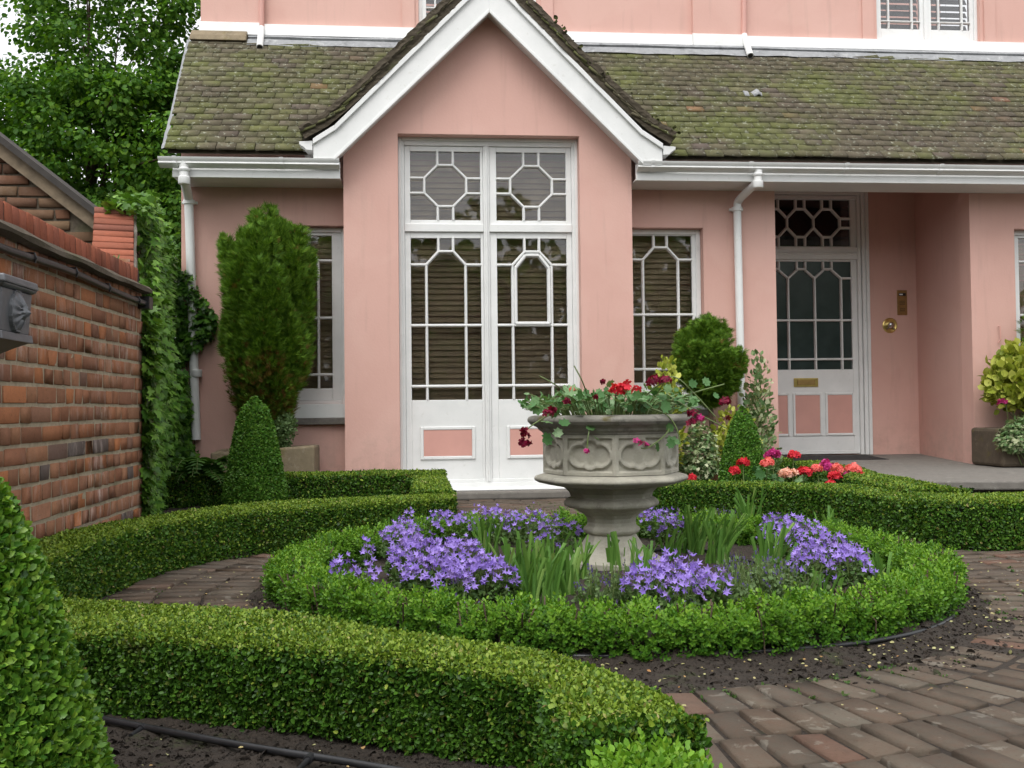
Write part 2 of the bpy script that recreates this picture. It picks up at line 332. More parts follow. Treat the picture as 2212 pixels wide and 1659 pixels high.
def spray():     # a feathery conifer spray
    v = []; f = []
    for k, (a, l, w0) in enumerate(((0, 1, .042), (.42, .72, .036), (-.42, .74, .036), (.8, .5, .032), (-.8, .5, .032), (.2, .86, .034), (-.22, .9, .034), (.6, .62, .03), (-.62, .6, .03))):
        c, s = cos(a), sin(a); n = len(v); o = .12*k/2
        for x, y, z in ((-w0*.5, o*.4, 0), (-w0, l*.55, .05*((k % 3)-1)), (0, l, .12*((k % 3)-1)), (w0, l*.55, .05*((k % 3)-1)), ): v.append((x*c+y*s, -x*s+y*c, z))
        f.append((n, n+3, n+2, n+1))
    return T(v, f)
T_SPRAY = spray()
def dome():
    v = [(0, 0, .5)]; n = 8
    for i in range(n): a = 2*pi*i/n; v.append((.6*cos(a), .6*sin(a), .36))
    for i in range(n): a = 2*pi*i/n; v.append((1*cos(a), 1*sin(a), -.1))
    f = [(0, 1+i, 1+(i+1) % n) for i in range(n)]+[(1+i, 9+i, 9+(i+1) % n, 1+(i+1) % n) for i in range(n)]
    return T(v, f)
T_DOME = dome()
T_BOX = T([(x, y, z) for x in (-.5, .5) for y in (-.5, .5) for z in (-.5, .5)], [(0, 1, 3, 2), (4, 6, 7, 5), (0, 4, 5, 1), (2, 3, 7, 6), (0, 2, 6, 4), (1, 5, 7, 3)])
_b = .06   # brick face: bevelled on +z side, x length, y height
def T_brick(bl, bh, bd):
    v = [(sx*.5, sy*.5, 0.) for sx, sy in ((-1, -1), (1, -1), (1, 1), (-1, 1))]
    v += [(sx*.5, sy*.5, 1-bd) for sx, sy in ((-1, -1), (1, -1), (1, 1), (-1, 1))]
    v += [(sx*(.5-bl), sy*(.5-bh), 1.) for sx, sy in ((-1, -1), (1, -1), (1, 1), (-1, 1))]
    f = [(8, 9, 10, 11)]+[(i+4, (i+1) % 4+4, (i+1) % 4+8, i+8) for i in range(4)]+[(i, (i+1) % 4, (i+1) % 4+4, i+4) for i in range(4)]
    return T(v, f)
def nrm(a): return a/np.maximum(np.linalg.norm(a, axis=-1, keepdims=True), 1e-9)
def frames(d, up):          # matrices with y axis along d, z axis near up
    d = nrm(d); x = nrm(np.cross(d, up)); z = np.cross(x, d); return np.stack([x, d, z], axis=-1)
def npmesh(name, V, faces_by_n, m, parent=None, fresh=None, smooth=False):
    """V (N,3); faces_by_n: list of int arrays (k, n)"""
    me = bpy.data.meshes.new(name); me.vertices.add(len(V)); me.vertices.foreach_set('co', V.astype(np.float32).ravel())
    nl = sum(a.size for a in faces_by_n); npg = sum(len(a) for a in faces_by_n)
    me.loops.add(nl); me.loops.foreach_set('vertex_index', np.concatenate([a.ravel() for a in faces_by_n]).astype(np.int32))
    tot = np.concatenate([np.full(len(a), a.shape[1]) for a in faces_by_n]); st = np.concatenate([[0], np.cumsum(tot)[:-1]])
    me.polygons.add(npg); me.polygons.foreach_set('loop_start', st.astype(np.int32)); me.polygons.foreach_set('loop_total', tot.astype(np.int32))
    if smooth: me.polygons.foreach_set('use_smooth', np.ones(npg, bool))
    me.update(calc_edges=True)
    if fresh is not None:
        at_ = me.attributes.new('fresh', 'FLOAT', 'POINT'); at_.data.foreach_set('value', fresh.astype(np.float32))
    return link(name, me, m, parent)
def stamp(name, tpl, pos, R, scl, m, parent=None, fresh=None, jitter=0., smooth=False, extra=None):
    """tpl copies at pos (M,3) with rotation R (M,3,3) and scale (M,) or (M,3)"""
    tv, tf = tpl; Mn = len(pos); scl = np.asarray(scl, float)
    if scl.ndim == 1: scl = np.repeat(scl[:, None], 3, 1)
    L = tv[None]*scl[:, None, :]
    if jitter: L = L+rng.normal(0, jitter, L.shape)
    V = np.einsum('mij,mnj->mni', R, L)+pos[:, None, :]
    n = len(tv); off = (np.arange(Mn)*n)[:, None]; fb = []
    for k in sorted({len(f) for f in tf}):
        a = np.array([f for f in tf if len(f) == k]); fb.append((a[None]+off[:, :, None]).reshape(-1, k))
    V = V.reshape(-1, 3); fr_ = None if fresh is None else np.repeat(fresh, n)
    return npmesh(name, V, fb, m, parent, fr_, smooth)
def rdir(n): return nrm(rng.normal(0, 1, (n, 3)))

# cheap smooth noise for shaping
_ph = rng.uniform(0, 6.28, (12, 3)); _fq = rng.normal(0, 1, (12, 3))
def wob(p, s): p = np.asarray(p, float); return sum(np.sin((p*s) @ _fq[i]+_ph[i, 0]) for i in range(12))/6.

def polyline_resample(P, step):
    P = np.array(P, float); seg = np.linalg.norm(np.diff(P, axis=0), axis=1); s = np.concatenate([[0], np.cumsum(seg)])
    n = max(2, int(s[-1]/step)); u = np.linspace(0, s[-1], n); return np.stack([np.interp(u, s, P[:, k]) for k in range(P.shape[1])], 1)
def smooth_line(P, it=3):
    P = np.array(P, float)
    for _ in range(it):
        Q = [P[0]]
        for a, b in zip(P[:-1], P[1:]): Q += [a*.75+b*.25, a*.25+b*.75]
        Q.append(P[-1]); P = np.array(Q)
    return P
def inside(poly, x, y):
    poly = np.asarray(poly); n = len(poly); r = np.zeros(np.shape(x), bool); j = n-1
    for i in range(n):
        xi, yi = poly[i]; xj, yj = poly[j]
        c = ((yi > y) != (yj > y)) & (x < (xj-xi)*(y-yi)/(yj-yi+1e-12)+xi); r ^= c; j = i
    return r

# ================================================================ HOUSE
YG, YM, YD, YU = 8.9, 9.2, 10.5, 10.4        # gable front, main wall, porch back wall, upper wall
def cells(x0, x1, z0, z1, holes, Y, th, mb):
    """a wall slab in the x-z plane with rectangular holes"""
    xs = sorted({x0, x1, *[min(max(h[i], x0), x1) for h in holes for i in (0, 1)]}); zs = sorted({z0, z1, *[min(max(h[i], z0), z1) for h in holes for i in (2, 3)]})
    solid = lambda i, j: 0 <= i < len(xs)-1 and 0 <= j < len(zs)-1 and not any(h[0] < (xs[i]+xs[i+1])/2 < h[1] and h[2] < (zs[j]+zs[j+1])/2 < h[3] for h in holes)
    for i in range(len(xs)-1):
        for j in range(len(zs)-1):
            if not solid(i, j): continue
            a, b, c, d = xs[i], xs[i+1], zs[j], zs[j+1]; y, y2 = Y, Y+th
            mb.add([(a, y, c), (b, y, c), (b, y, d), (a, y, d)], [(0, 1, 2, 3)]); mb.add([(a, y2, c), (b, y2, c), (b, y2, d), (a, y2, d)], [(3, 2, 1, 0)])
            if not solid(i-1, j): mb.add([(a, y, c), (a, y, d), (a, y2, d), (a, y2, c)], [(0, 1, 2, 3)])
            if not solid(i+1, j): mb.add([(b, y, c), (b, y2, c), (b, y2, d), (b, y, d)], [(0, 1, 2, 3)])
            if not solid(i, j-1): mb.add([(a, y, c), (a, y2, c), (b, y2, c), (b, y, c)], [(0, 1, 2, 3)])
            if not solid(i, j+1): mb.add([(a, y, d), (b, y, d), (b, y2, d), (a, y2, d)], [(0, 1, 2, 3)])
house = empty('pink_house', (1.5, YM, 0), 'pink rendered house with white joinery, mossy tiled roof and pointed gable', 'house')
XL = ax(392, 640, YM); XR = 8.4
ZE = 3.06                                            # eaves
GL, GR = ax(743, 600, YG), ax(1367, 600, YG); GC = (GL+GR)/2
lw = (ax(570, 650, YM), ax(742, 650, YM)+.02, az(690, 872, YM), az(690, 487, YM))
rw = (2*GC-lw[1], 2*GC-lw[0], lw[2], lw[3])
rw = (ax(1520, 650, YM)-(lw[1]-lw[0]), ax(1521, 650, YM), lw[2], lw[3])
porch = (ax(1678, 700, YM), ax(2098, 640, YM), .0, az(1800, 404, YM))
fw = (ax(2193, 600, YM), ax(2193, 600, YM)+.72, az(2200, 840, YM), az(2200, 494, YM))
mb = MB(); cells(XL, XR, -.1, ZE+.12, [lw, rw, porch, fw, (GL+.2, GR-.2, -.1, 2.9)], YM, .2, mb)
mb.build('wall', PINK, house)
mb = MB(); mb.box(XL, XL+.2, YM+.2, YU-.002, -.1, ZE+.1); mb.box(XL, XL+.2, YU, 15, -.1, 9); mb.box(XR-.2, XR, YM+.2, 15, -.1, ZE+.1); mb.box(XL+.2, XR-.2, 14.8, 15, -.1, 9)
mb.box(XL+.25, porch[0]-.2, YM+1.8, YM+1.9, 0, 4); mb.build('side_wall', PINK, house)
# gable bay
fx0, fx1, fz0, fz1 = ax(862, 700, YG), ax(1256, 700, YG), az(1057, 1056, YG), az(1057, 291, YG)
mb = MB(); cells(GL, GR, -.1, fz1+.12, [(fx0, fx1, fz0-.02, fz1)], YG, .2, mb)
APZ = az(1057, 28, 8.7)                              # inner apex of the bargeboards
sl_ = (APZ+.02-az(1360, 330, 8.7))/(ax(1360, 330, 8.7)-GC)
ztop = APZ+.10
zk = lambda x: ztop-abs(x-GC)*sl_
mb.prism([(GL, fz1+.12), (GR, fz1+.12), (GR, max(zk(GR), fz1+.13)), (GC, ztop), (GL, max(zk(GL), fz1+.13))], YG, YG+.2)
mb.box(GL, GL+.2, YG+.2, YM, -.1, fz1+.12); mb.box(GR-.2, GR, YG+.2, YM, -.1, fz1+.12)
mb.build('gable_wall', PINK, house)
# porch recess
pz = 3.22; px0, px1 = porch[0], porch[1]; rb = ax(1981, 700, YD)
dx0, dx1 = ax(1622, 700, YD), ax(1878, 700, YD); dz1 = az(1780, 406, YD)
mb = MB(); mb.box(px0-.2, px0, YM+.2, YD, .0, pz); mb.add([(px1, YM+.2, .0), (rb, YD, .0), (rb, YD, pz), (px1, YM+.2, pz), (px1+.3, YM+.2, 0), (rb+.3, YD, 0), (rb+.3, YD, pz), (px1+.3, YM+.2, pz)], [(0, 3, 2, 1), (4, 5, 6, 7), (3, 7, 6, 2)])
cells(px0-.2, rb+.25, .0, pz, [(dx0, dx1, .0, dz1)], YD, .2, mb)
mb.box(px0-.2, px1+.3, YM+.2, YD+.2, pz, pz+.05)
mb.box(dx0-.1, dx1+.1, YD+.6, YD+.7, 0, 3.3)
mb.build('porch_wall', PINK, house)
# upper wall with shallow piers, openings for the upper windows
bz = az(1300, 71, YU)                                 # top of the white band
uw1 = (ax(904, 30, YU), ax(1160, 30, YU), bz+.02, bz+1.5); uw2 = (ax(1894, 60, YU), ax(2117, 60, YU), bz+.005, bz+1.5)
mb = MB(); cells(XL+.2, 9.5, ZE+.8, 8.5, [uw1, uw2], YU, .25, mb); mb.build('upper_wall', PINK, house)
mb = MB()
for a, b in ((ax(436, 30, YU), ax(561, 30, YU)), (ax(1494, 40, YU), ax(1606, 40, YU))): mb.box(a, b, YU-.05, YU-.002, bz, 8.5)
for u in (uw1, uw2):
    for s, e in ((u[0]-.17, u[0]-.04), (u[1]+.04, u[1]+.17)): mb.box(s, e, YU-.02, YU-.002, bz, 8.5)
mb.build('pier', PINK, house)
bh = (97-71)/2150*YU*1.05
mb = MB(); mb.prismx([(YU-.002, bz), (YU-.05, bz-.012), (YU-.07, bz-bh), (YU-.002, bz-bh)], ax(436, 60, YU), 9.5)
for a, b in ((ax(434, 30, YU), ax(563, 30, YU)), (ax(1492, 40, YU), ax(1608, 40, YU))): mb.prismx([(YU-.055, bz-.002), (YU-.09, bz-.02), (YU-.10, bz-bh-.012), (YU-.055, bz-bh-.012)], a, b)
mb.build('white_band', WHITE, house)
# lead flashing: apron with a roll
mb = MB(); fl0, fl1 = ax(540, 100, YU), 9.5; zt = bz-bh
X = np.arange(fl0, fl1, .04); prof = [(YU-.03, zt-.004), (YU-.09, zt-.012), (YU-.115, zt-.04), (YU-.10, zt-.055), (YU-.13, zt-.07), (YU-.21, zt-.155)]
v = []; 
for i, x in enumerate(X):
    lap = .006 if (int(i/38) % 2) else 0.
    for k, (y, z) in enumerate(prof): v.append((x, y-lap+.004*wob((x*6, k, 2), 1.5), z+.006*wob((x*5, k*3, 0), 1.7)+(.008*wob((x*14, 4, 0), 1) if k == 5 else 0)))
n = len(prof); mb.add(v, [(i*n+k, i*n+k+1, (i+1)*n+k+1, (i+1)*n+k) for i in range(len(X)-1) for k in range(n-1)])
mb.build('lead_flashing', LEAD, house, smooth=True)

# ---- main roof: every tile modelled
E0 = np.array([8.83, ZE+.03]); E1 = np.array([YU-.10, zt-.09]); RL = np.linalg.norm(E1-E0); RD = (E1-E0)/RL; RN = np.array([-RD[1], RD[0]])
roofL0, roofL1 = ax(357, 330, 8.85), ax(409, 95, YU-.1)
def tiles(name, org, su, sl, su_rng, sl_len, parent, skip=None, wd=.168, gauge=.1, sag=.008, mat=TILE):
    """org: 3D origin, su: unit vector along eaves, sl: unit vector up the slope"""
    nrm_ = np.cross(su, sl); pos = []; R = []; S = []
    rows = int(sl_len/gauge)
    for r in range(rows+1):
        off = (r % 2)*wd/2+rng.uniform(-.015, .015); k0 = int(su_rng(r*gauge)[0]/wd)-1; k1 = int(su_rng(r*gauge)[1]/wd)+1
        for k in range(k0, k1+1):
            u = k*wd+off; lo, hi = su_rng(r*gauge)
            ua, ub = max(u-wd/2, lo), min(u+wd/2, hi)
            if ub-ua < .045: continue
            u = (ua+ub)/2; tw = ub-ua
            a = r*gauge+.062+rng.normal(0, .004)
            p = org+su*u+sl*a+nrm_*(.016+sag*wob((u*.8, r*.21, 1.), 1.6)+rng.normal(0, .0012))
            if skip is not None and skip(p): continue
            tilt = radians(4.6)+rng.normal(0, .008); rr = rng.normal(0, .012)
            x = su*cos(rr)+sl*sin(rr); y = sl*cos(rr)-su*sin(rr); y2 = y*cos(tilt)-nrm_*sin(tilt); z2 = nrm_*cos(tilt)+y*sin(tilt)
            pos.append(p); R.append(np.stack([x, y2, z2], 1)); S.append((tw-.004-abs(rng.normal(0, .002)), .15, .018))
    return stamp(name, T_BOX, np.array(pos), np.array(R), np.array(S), mat, parent, jitter=.0018)
rl = MB(); o3 = np.array([0, E0[0], E0[1]]); 
gzr = ztop+.16                                        # gable ridge height
def in_gable(p): return abs(p[0]-GC)*sl_ < (gzr-p[2])-.22 or (abs(p[0]-GC) < GR-GC+.12 and p[1] < YM)
yk = YG+.21; zk_ = E0[1]-.03+(yk-E0[0])*RD[1]/RD[0]; xk = roofL0+(roofL1-roofL0)*(yk-E0[0])/(E1[0]-E0[0])
rl.add([(xk+.02, yk, zk_), (XR+.5, yk, zk_), (XR+.5, E1[0]+.05, E1[1]+.0), (roofL1+.02, E1[0]+.05, E1[1]+.0)], [(0, 1, 2, 3)])
rl.add([(roofL0+.02, E0[0]+.02, E0[1]-.03), (GL-.02, E0[0]+.02, E0[1]-.03), (GL-.02, yk, zk_), (xk+.02, yk, zk_)], [(0, 1, 2, 3)])
rl.add([(GR+.02, E0[0]+.02, E0[1]-.03), (XR+.5, E0[0]+.02, E0[1]-.03), (XR+.5, yk, zk_), (GR+.02, yk, zk_)], [(0, 1, 2, 3)])
roof = rl.build('roof', ROOFDARK, house)
tiles('roof_tiles', o3, np.array([1., 0, 0]), np.array([0, RD[0], RD[1]]), lambda s: (roofL0+(roofL1-roofL0)*s/RL, XR+.4), RL-.06, roof, in_gable)
mb = MB(); v = []            # mortared verge at the left end and the short ridge tile at its top
for i in range(40):
    s = i/39*RL; p = o3+np.array([roofL0+(roofL1-roofL0)*s/RL, RD[0]*s, RD[1]*s]); j = .008*wob((s*40, 1, 2), 1)
    v += [p+(-.025+j, 0, -.05), p+(-.025+j, -.0, .008+j), p+(.012+j, 0, .020+j*.6)]
mb.add(v, [(i*3+k, i*3+k+1, i*3+k+4, i*3+k+3) for i in range(39) for k in range(2)]); mb.build('verge', LEAD, roof)
mb = MB(); a = ax(418, 90, YU); b_ = ax(538, 92, YU)
mb.prismx([(YU-.02, zt+.03), (YU-.10, zt+.02), (YU-.17, zt-.05), (YU-.20, zt-.11), (YU-.02, zt-.1)], a, b_); mb.build('ridge_tile', TROUGH, roof, bevel=.01)
# moss cushions in the joints
M = 260; u = rng.uniform(-1.8, 7.6, M); r = rng.integers(0, 16, M); pos = np.stack([u, E0[0]+RD[0]*(r*.1-.002), E0[1]+RD[1]*(r*.1-.002)], 1)+np.array([0, RN[0], RN[1]])*.016
k = (np.array([not in_gable(p) for p in pos])) & (rng.uniform(0, 1, M) < np.where((u > 2) & (u < 5.2), 1, .35)); pos = pos[k]
# fix: frames lying on the slope
nrmv = np.array([0, -RD[1], RD[0]]); xs_ = np.array([1., 0, 0]); ys_ = np.cross(nrmv, xs_)
stamp('moss', T_DOME, pos, np.tile(np.stack([xs_, ys_, nrmv], 1), (len(pos), 1, 1)), np.stack([rng.uniform(.010, .034, len(pos)), rng.uniform(.008, .02, len(pos)), rng.uniform(.014, .03, len(pos))], 1), MOSS, roof, jitter=.004, smooth=True)
pt = at(1627, 208, 9.4); s_ = (pt[0]); hh = None      # lifted out of the slope
d = ray(1627, 210); tt = ((E0[1]-CAM[2])*RD[0]-(E0[0]-CAM[1])*RD[1]+0.)/(d[2]*RD[0]-d[1]*RD[1]); pv = CAM+d*tt
mb = MB(); nn_ = 10
for j in range(2):
    for i in range(nn_+1):
        u = i/nn_; hgt = .012+.045*math.exp(-((u-.62)/.16)**2)+.02*(1-u)*(u < .3)
        mb.v.append((float(pv[0]-.10+.22*u), float(pv[1]+(j-.5)*.10*RD[0]-hgt*RD[1]), float(pv[2]+(j-.5)*.10*RD[1]+hgt*RD[0]+.012)))
mb.f += [(i, i+1, nn_+1+i+1, nn_+1+i) for i in range(nn_)]
vent = mb.build('roof_vent', LEAD, roof, smooth=True); so_ = vent.modifiers.new('thick', 'SOLIDIFY'); so_.thickness = .012

# ---- gable roof
YB = 8.7                                              # bargeboard plane
R_ = lambda x, y: (ax(x, y, YB), az(x, y, YB))
inn = [(GC, APZ), R_(1389, 356)]
foot = [R_(1389, 356), R_(1431, 356), R_(1431, 314), R_(1386, 284)]
dirr = np.array([foot[3][0]-GC, 0]); 
otop = foot[3][1]+(foot[3][0]-GC)*sl_                 # outer apex of board
half = [(GC, APZ), foot[0], foot[1], foot[2], foot[3], (GC, otop)]
mir = lambda P: [(2*GC-x, z) for x, z in P][::-1]
def off(P, d): return P
mb = MB(); mb.prism(half, YB, YB+.03); bbr = mb.build('bargeboard', WHITE, house, bevel=.003)
mb = MB(); mb.prism(mir(half), YB, YB+.03); mb.build('bargeboard', WHITE, house, bevel=.003)
def band(P0, P1, w0, w1, y0, y1, mb):                 # strip along the line between P0 and P1 measured downward
    mb.prism([(P0[0], P0[1]-w0), (P1[0], P1[1]-w0), (P1[0], P1[1]-w1), (P0[0], P0[1]-w1)], y0, y1)
mb = MB()
for sgn in (1, -1):
    q = lambda p: (GC+sgn*(p[0]-GC), p[1])
    A, B, C_ = (GC+sgn*.001, otop+.012), q((foot[3][0], foot[3][1]+.012)), q((foot[2][0]+.0, foot[2][1]+.012))
    band(A, B, 0, .055, YB-.028, YB-.002, mb); band(B, C_, 0, .05, YB-.026, YB-.002, mb)
    A2, B2 = (GC+sgn*.001, APZ+.035), q((foot[0][0], foot[0][1]+.035)); band(A2, B2, .0, .034, YB-.012, YB-.001, mb)
mb.build('bargeboard_moulding', WHITE, house, bevel=.004)
mb = MB()          # boxed soffits behind the boards
for sgn in (1, -1):
    q = lambda x: GC+sgn*(x-GC)
    mb.prism([(GC, APZ+.04), (q(foot[0][0]), foot[0][1]+.04), (q(foot[0][0]), foot[0][1]+.07), (GC, APZ+.07)], YB+.03, YG+.0)
mb.build('soffit', WHITE, house)
for sgn in (1, -1):          # short gutters running back along the gable eaves, seen end on
    mb = MB()
    x0 = foot[2][0]+.004; P = [(x0, foot[2][1]-.004), (x0+.115, foot[2][1]-.012), (x0+.112, foot[2][1]-.04), (x0+.075, foot[2][1]-.06), (x0+.055, foot[2][1]-.085), (x0, foot[2][1]-.09)]
    P = [(GC+sgn*(x-GC), z) for x, z in P]; mb.prism(P, YB-.01, YM+.0); mb.build('gutter_end', WHITE, house, bevel=.004)
# slopes: deck + tiles + mossy verge
gf = (foot[2][0]+.09, foot[2][1]+.05); gk = (foot[3][0]-.03, otop+.0-(foot[3][0]-.03-GC)*sl_+.075)
gr_ = (GC, otop+.08)
gro = None
for sgn in (1, -1):
    q = lambda p: np.array([GC+sgn*(p[0]-GC), 0., p[1]])
    a, b, c = q(gr_), q(gk), q(gf); mb = MB(); yb0, yb1 = YB+.02, YU-.05
    for p0, p1 in ((a, b), (b, c)):
        mb.add([(p0[0], yb0, p0[2]), (p1[0], yb0, p1[2]), (p1[0], yb1, p1[2]), (p0[0], yb1, p0[2]), (p0[0], yb0, p0[2]-.03), (p1[0], yb0, p1[2]-.03), (p1[0], yb1, p1[2]-.03), (p0[0], yb1, p0[2]-.03)], [(0, 1, 2, 3), (7, 6, 5, 4), (0, 4, 5, 1)])
    g = mb.build('gable_roof', ROOFDARK, house)
    for p0, p1 in ((b, a), (c, b)):
        d = (p1-p0); L = np.linalg.norm(d); d /= L; su = np.array([0, 1., 0]) if sgn > 0 else np.array([0, -1., 0])
        rg = (lambda s: (YB-.05, YU-.05)) if sgn > 0 else (lambda s: (-(YU-.05), -(YB-.05)))
        tiles('roof_tiles', p0-np.array([0, p0[1], 0]), su, d, rg, L-.02, g, sag=.004)
    # verge: thick weathered mortar and tile ends, lumpy
    v = []; path = smooth_line([a, b, c], 2); path = polyline_resample(path, .03); n = 6
    for i, p in enumerate(path):
        t0 = path[min(i+1, len(path)-1)]-path[max(i-1, 0)]; t0 /= np.linalg.norm(t0); up = np.array([-t0[2]*-1*sgn*-1, 0, 0])
        nr = np.array([-t0[2], 0, t0[0]]); nr = nr if nr[2] > 0 else -nr
        for k in range(n):
            hgt = -.050+.024*k; j = .010*wob((i*.45, k*1.7, sgn*3), 1.3)+rng.normal(0, .003)
            step = .012*((i % 4)/4-.5) if k >= 3 else 0
            v.append((p[0]+nr[0]*(hgt+step), YB-.03+j-(.02 if k >= 3 else 0), p[2]+nr[2]*(hgt+step)))
        v.append((p[0]+nr[0]*(hgt+step), YB+.05, p[2]+nr[2]*(hgt+step)))
    n += 1; mb = MB(); mb.add(v, [(i*n+k, i*n+k+1, (i+1)*n+k+1, (i+1)*n+k) for i in range(len(path)-1) for k in range(n-1)]); mb.build('verge', ROOFDARK, g)
    if sgn > 0:
        M = 36; idx = rng.integers(0, len(path), M); pos = path[idx]; t0 = nrm(path[-1]-path[0]); nr = np.array([-t0[2], 0, t0[0]]); nr = nr if nr[2] > 0 else -nr
        pos = pos+nr*rng.uniform(.03, .11, (M, 1)); pos[:, 1] = YB-.045+rng.normal(0, .01, M); stamp('moss', T_DOME, pos, frames(rdir(M), rdir(M)), rng.uniform(.008, .022, M), MOSS, g, jitter=.003)
mb = MB(); mb.tube([(GC, YB-.04, gr_[1]+.05), (GC, YU-.05, gr_[1]+.05)], .10, 14); mb.build('ridge_tile', TILE, house)

# ---- fascia and gutters
def gutter(x0, x1, z):
    mb = MB(); y = 8.80
    mb.prismx([(y-.11, z), (y-.105, z-.02), (y-.09, z-.035), (y-.095, z-.05), (y-.07, z-.068), (y-.03, z-.078), (y-.012, z-.078), (y-.012, z-.07), (y-.06, z-.058), (y-.082, z-.04), (y-.09, z-.004), (y-.098, z)], x0, x1)
    for s in np.arange(x0+.12, x1-.1, .9): mb.prismx([(y-.116, z+.004), (y-.111, z-.02), (y-.098, z-.035), (y-.101, z-.052), (y-.075, z-.074), (y-.03, z-.084), (y-.03, z-.079), (y-.07, z-.069), (y-.096, z-.05), (y-.107, z+.004)], s, s+.035)
    g = mb.build('gutter', WHITE, house, smooth=True)
    mb = MB(); mb.box(x0+.1 if x0 < 0 else x0, x1, y, y+.022, z-.155, z-.006); mb.box(x0+.1 if x0 < 0 else x0, x1, y-.012, y-.001, z-.155, z-.09); mb.box(x0+.1 if x0 < 0 else x0, x1, y+.022, YM, z-.15, z-.135)
    mb.build('fascia', WHITE, house, bevel=.003); return g
zgL, zgR = az(500, 339, 8.69), az(1800, 352, 8.69)
gutter(ax(340, 338, 8.69), GL-.02, zgL); gutter(GR+.02, XR+.45, zgR)
mb = MB(); mb.add([(GR+.0, YG, zgR-.135), (GR+.02, 8.80, zgR-.14), (GR+.02, YG+.1, zgR-.14)], [(0, 1, 2)]); 
# ---- downpipes
def downpipe(pts, r=.035, collars=(), ears=(), m=WHITE, name='downpipe'):
    P = smooth_line(pts, 3); mb = MB(); mb.tube(P, r, 16); o = mb.build(name, m, house, smooth=True)
    if collars or ears:
        for c, ln in collars: c = np.array(c); MB().tube([c-(0, 0, ln), c-(0, 0, ln-.008), c, c+(0, 0, .006)], [r+.006, r+.011, r+.011, r+.005], 16).build('pipe_collar', m, o, smooth=True)
        for c in ears:
            c = np.array(c); mb = MB(); mb.tube([c-(r+.028, -.03, 0), c+(r+.028, .03, 0)], .014, 8); mb.tube([c-(0, 0, .018), c+(0, 0, .018)], r+.013, 16)
            mb.build('pipe_bracket', m, o, smooth=True)
    return o
yg = 8.745; yw = YM-.06
p = lambda x, y, Y: at(x, y, Y)
downpipe([p(397, 348, yg), p(398, 380, yg), p(399, 392, yg), p(407, 425, yw), p(408, 440, yw), p(413, 600, yw), p(424, 950, yw)], .040, [(p(398, 383, yg), .06), (p(398, 365, yg), .02), (p(424, 800, yw)+(0, 0, 0), .06)], [p(408.5, 437, yw)])
downpipe([p(1638, 368, yg), p(1637, 385, yg), p(1636, 394, yg), p(1594, 432, yw), p(1592, 448, yw), p(1596, 600, yw), p(1604, 985, yw)], .037, [(p(1637, 392, yg), .06), (p(1637, 376, yg), .02)], [p(1592, 452, yw)])
for x, x2, yy, zz in ((565, 561, 62, 102), (1607, 1621, 78, 120)):
    a, b_ = p(x, -60, YU-.06), p(x, yy, YU-.06); downpipe([a, b_], .028, m=PIPEPINK)
    downpipe([p(x, yy-2, YU-.06), p(x+(x2-x)*.3, yy+12, YU-.10), p(x2, zz, YU-.26)], .034, m=WHITE, name='pipe_shoe')
    mb = MB(); c = p(x2, zz, YU-.26); d = nrm(p(x2, zz, YU-.26)-p(x+(x2-x)*.3, yy+12, YU-.10)); mb.tube([c-d*.0, c+d*.004], .027, 14); mb.build('pipe_mouth', DARK, house)
mb = MB(); q0 = p(1601, 845, YM-.08); 
q1 = at(2080/2.212*0+2085/1, 985, YM)
# small grey utility box low on the wall, hooks on the plaster
mb.box(*[ax(1578, 945, YM), ax(1600, 945, YM)], YM-.05, YM-.002, az(1590, 968, YM), az(1590, 945, YM)); mb.build('meter_box', WHITE, house, bevel=.004)
mb = MB(); h = p(2156, 705, YM-.012); mb.tube([h, h+(.012, -.015, .0), h+(.012, -.02, -.13), h+(-.004, -.005, -.16)], .006, 8); mb.build('wall_hook', MPAINTPINK, house)

# ================================================================ JOINERY
def head_pattern(x0, x1, z0, z1, hv=.165, mv=.54, bv=.915, us=.22):
    """glazing bars of the side lights and doors: square at the top, octagon head, margin lights"""
    w_, h_ = x1-x0, z1-z0; U = lambda u: x0+u*w_; V = lambda v: z1-v*h_; t = hv*.5; a, b = .5-.105, .5+.105
    return [((U(us), V(hv)), (U(us), V(1))), ((U(1-us), V(hv)), (U(1-us), V(1))), ((U(0), V(hv)), (U(us), V(hv))), ((U(1-us), V(hv)), (U(1), V(hv))),
            ((U(us), V(hv)), (U(a), V(t))), ((U(1-us), V(hv)), (U(b), V(t))), ((U(a), V(t)), (U(b), V(t))), ((U(a), V(0)), (U(a), V(t))), ((U(b), V(0)), (U(b), V(t))),
            ((U(0), V(mv)), (U(1), V(mv))), ((U(0), V(bv)), (U(1), V(bv)))]
def oct_pattern(x0, x1, z0, z1):
    U = lambda u: x0+u*(x1-x0); V = lambda v: z1-v*(z1-z0); a, b, c, d = .39, .61, .2, .8
    O = [(a, c), (b, c), (d, a), (d, b), (b, d), (a, d), (c, b), (c, a)]; S = [(O[i], O[(i+1) % 8]) for i in range(8)]
    S += [((a, 0), (a, c)), ((b, 0), (b, c)), ((a, d), (a, 1)), ((b, d), (b, 1)), ((0, a), (c, a)), ((0, b), (c, b)), ((d, a), (1, a)), ((d, b), (1, b))]
    return [((U(p[0]), V(p[1])), (U(q[0]), V(q[1]))) for p, q in S]
def bars(segs, wd, y0, y1, parent, m=WHITE, name='glazing_bars'):
    mb = MB()
    for i, (a, b) in enumerate(segs): e = .0009*(i % 7); mb.bar(a, b, wd, y0-e, y1-e)
    return mb.build(name, m, parent)
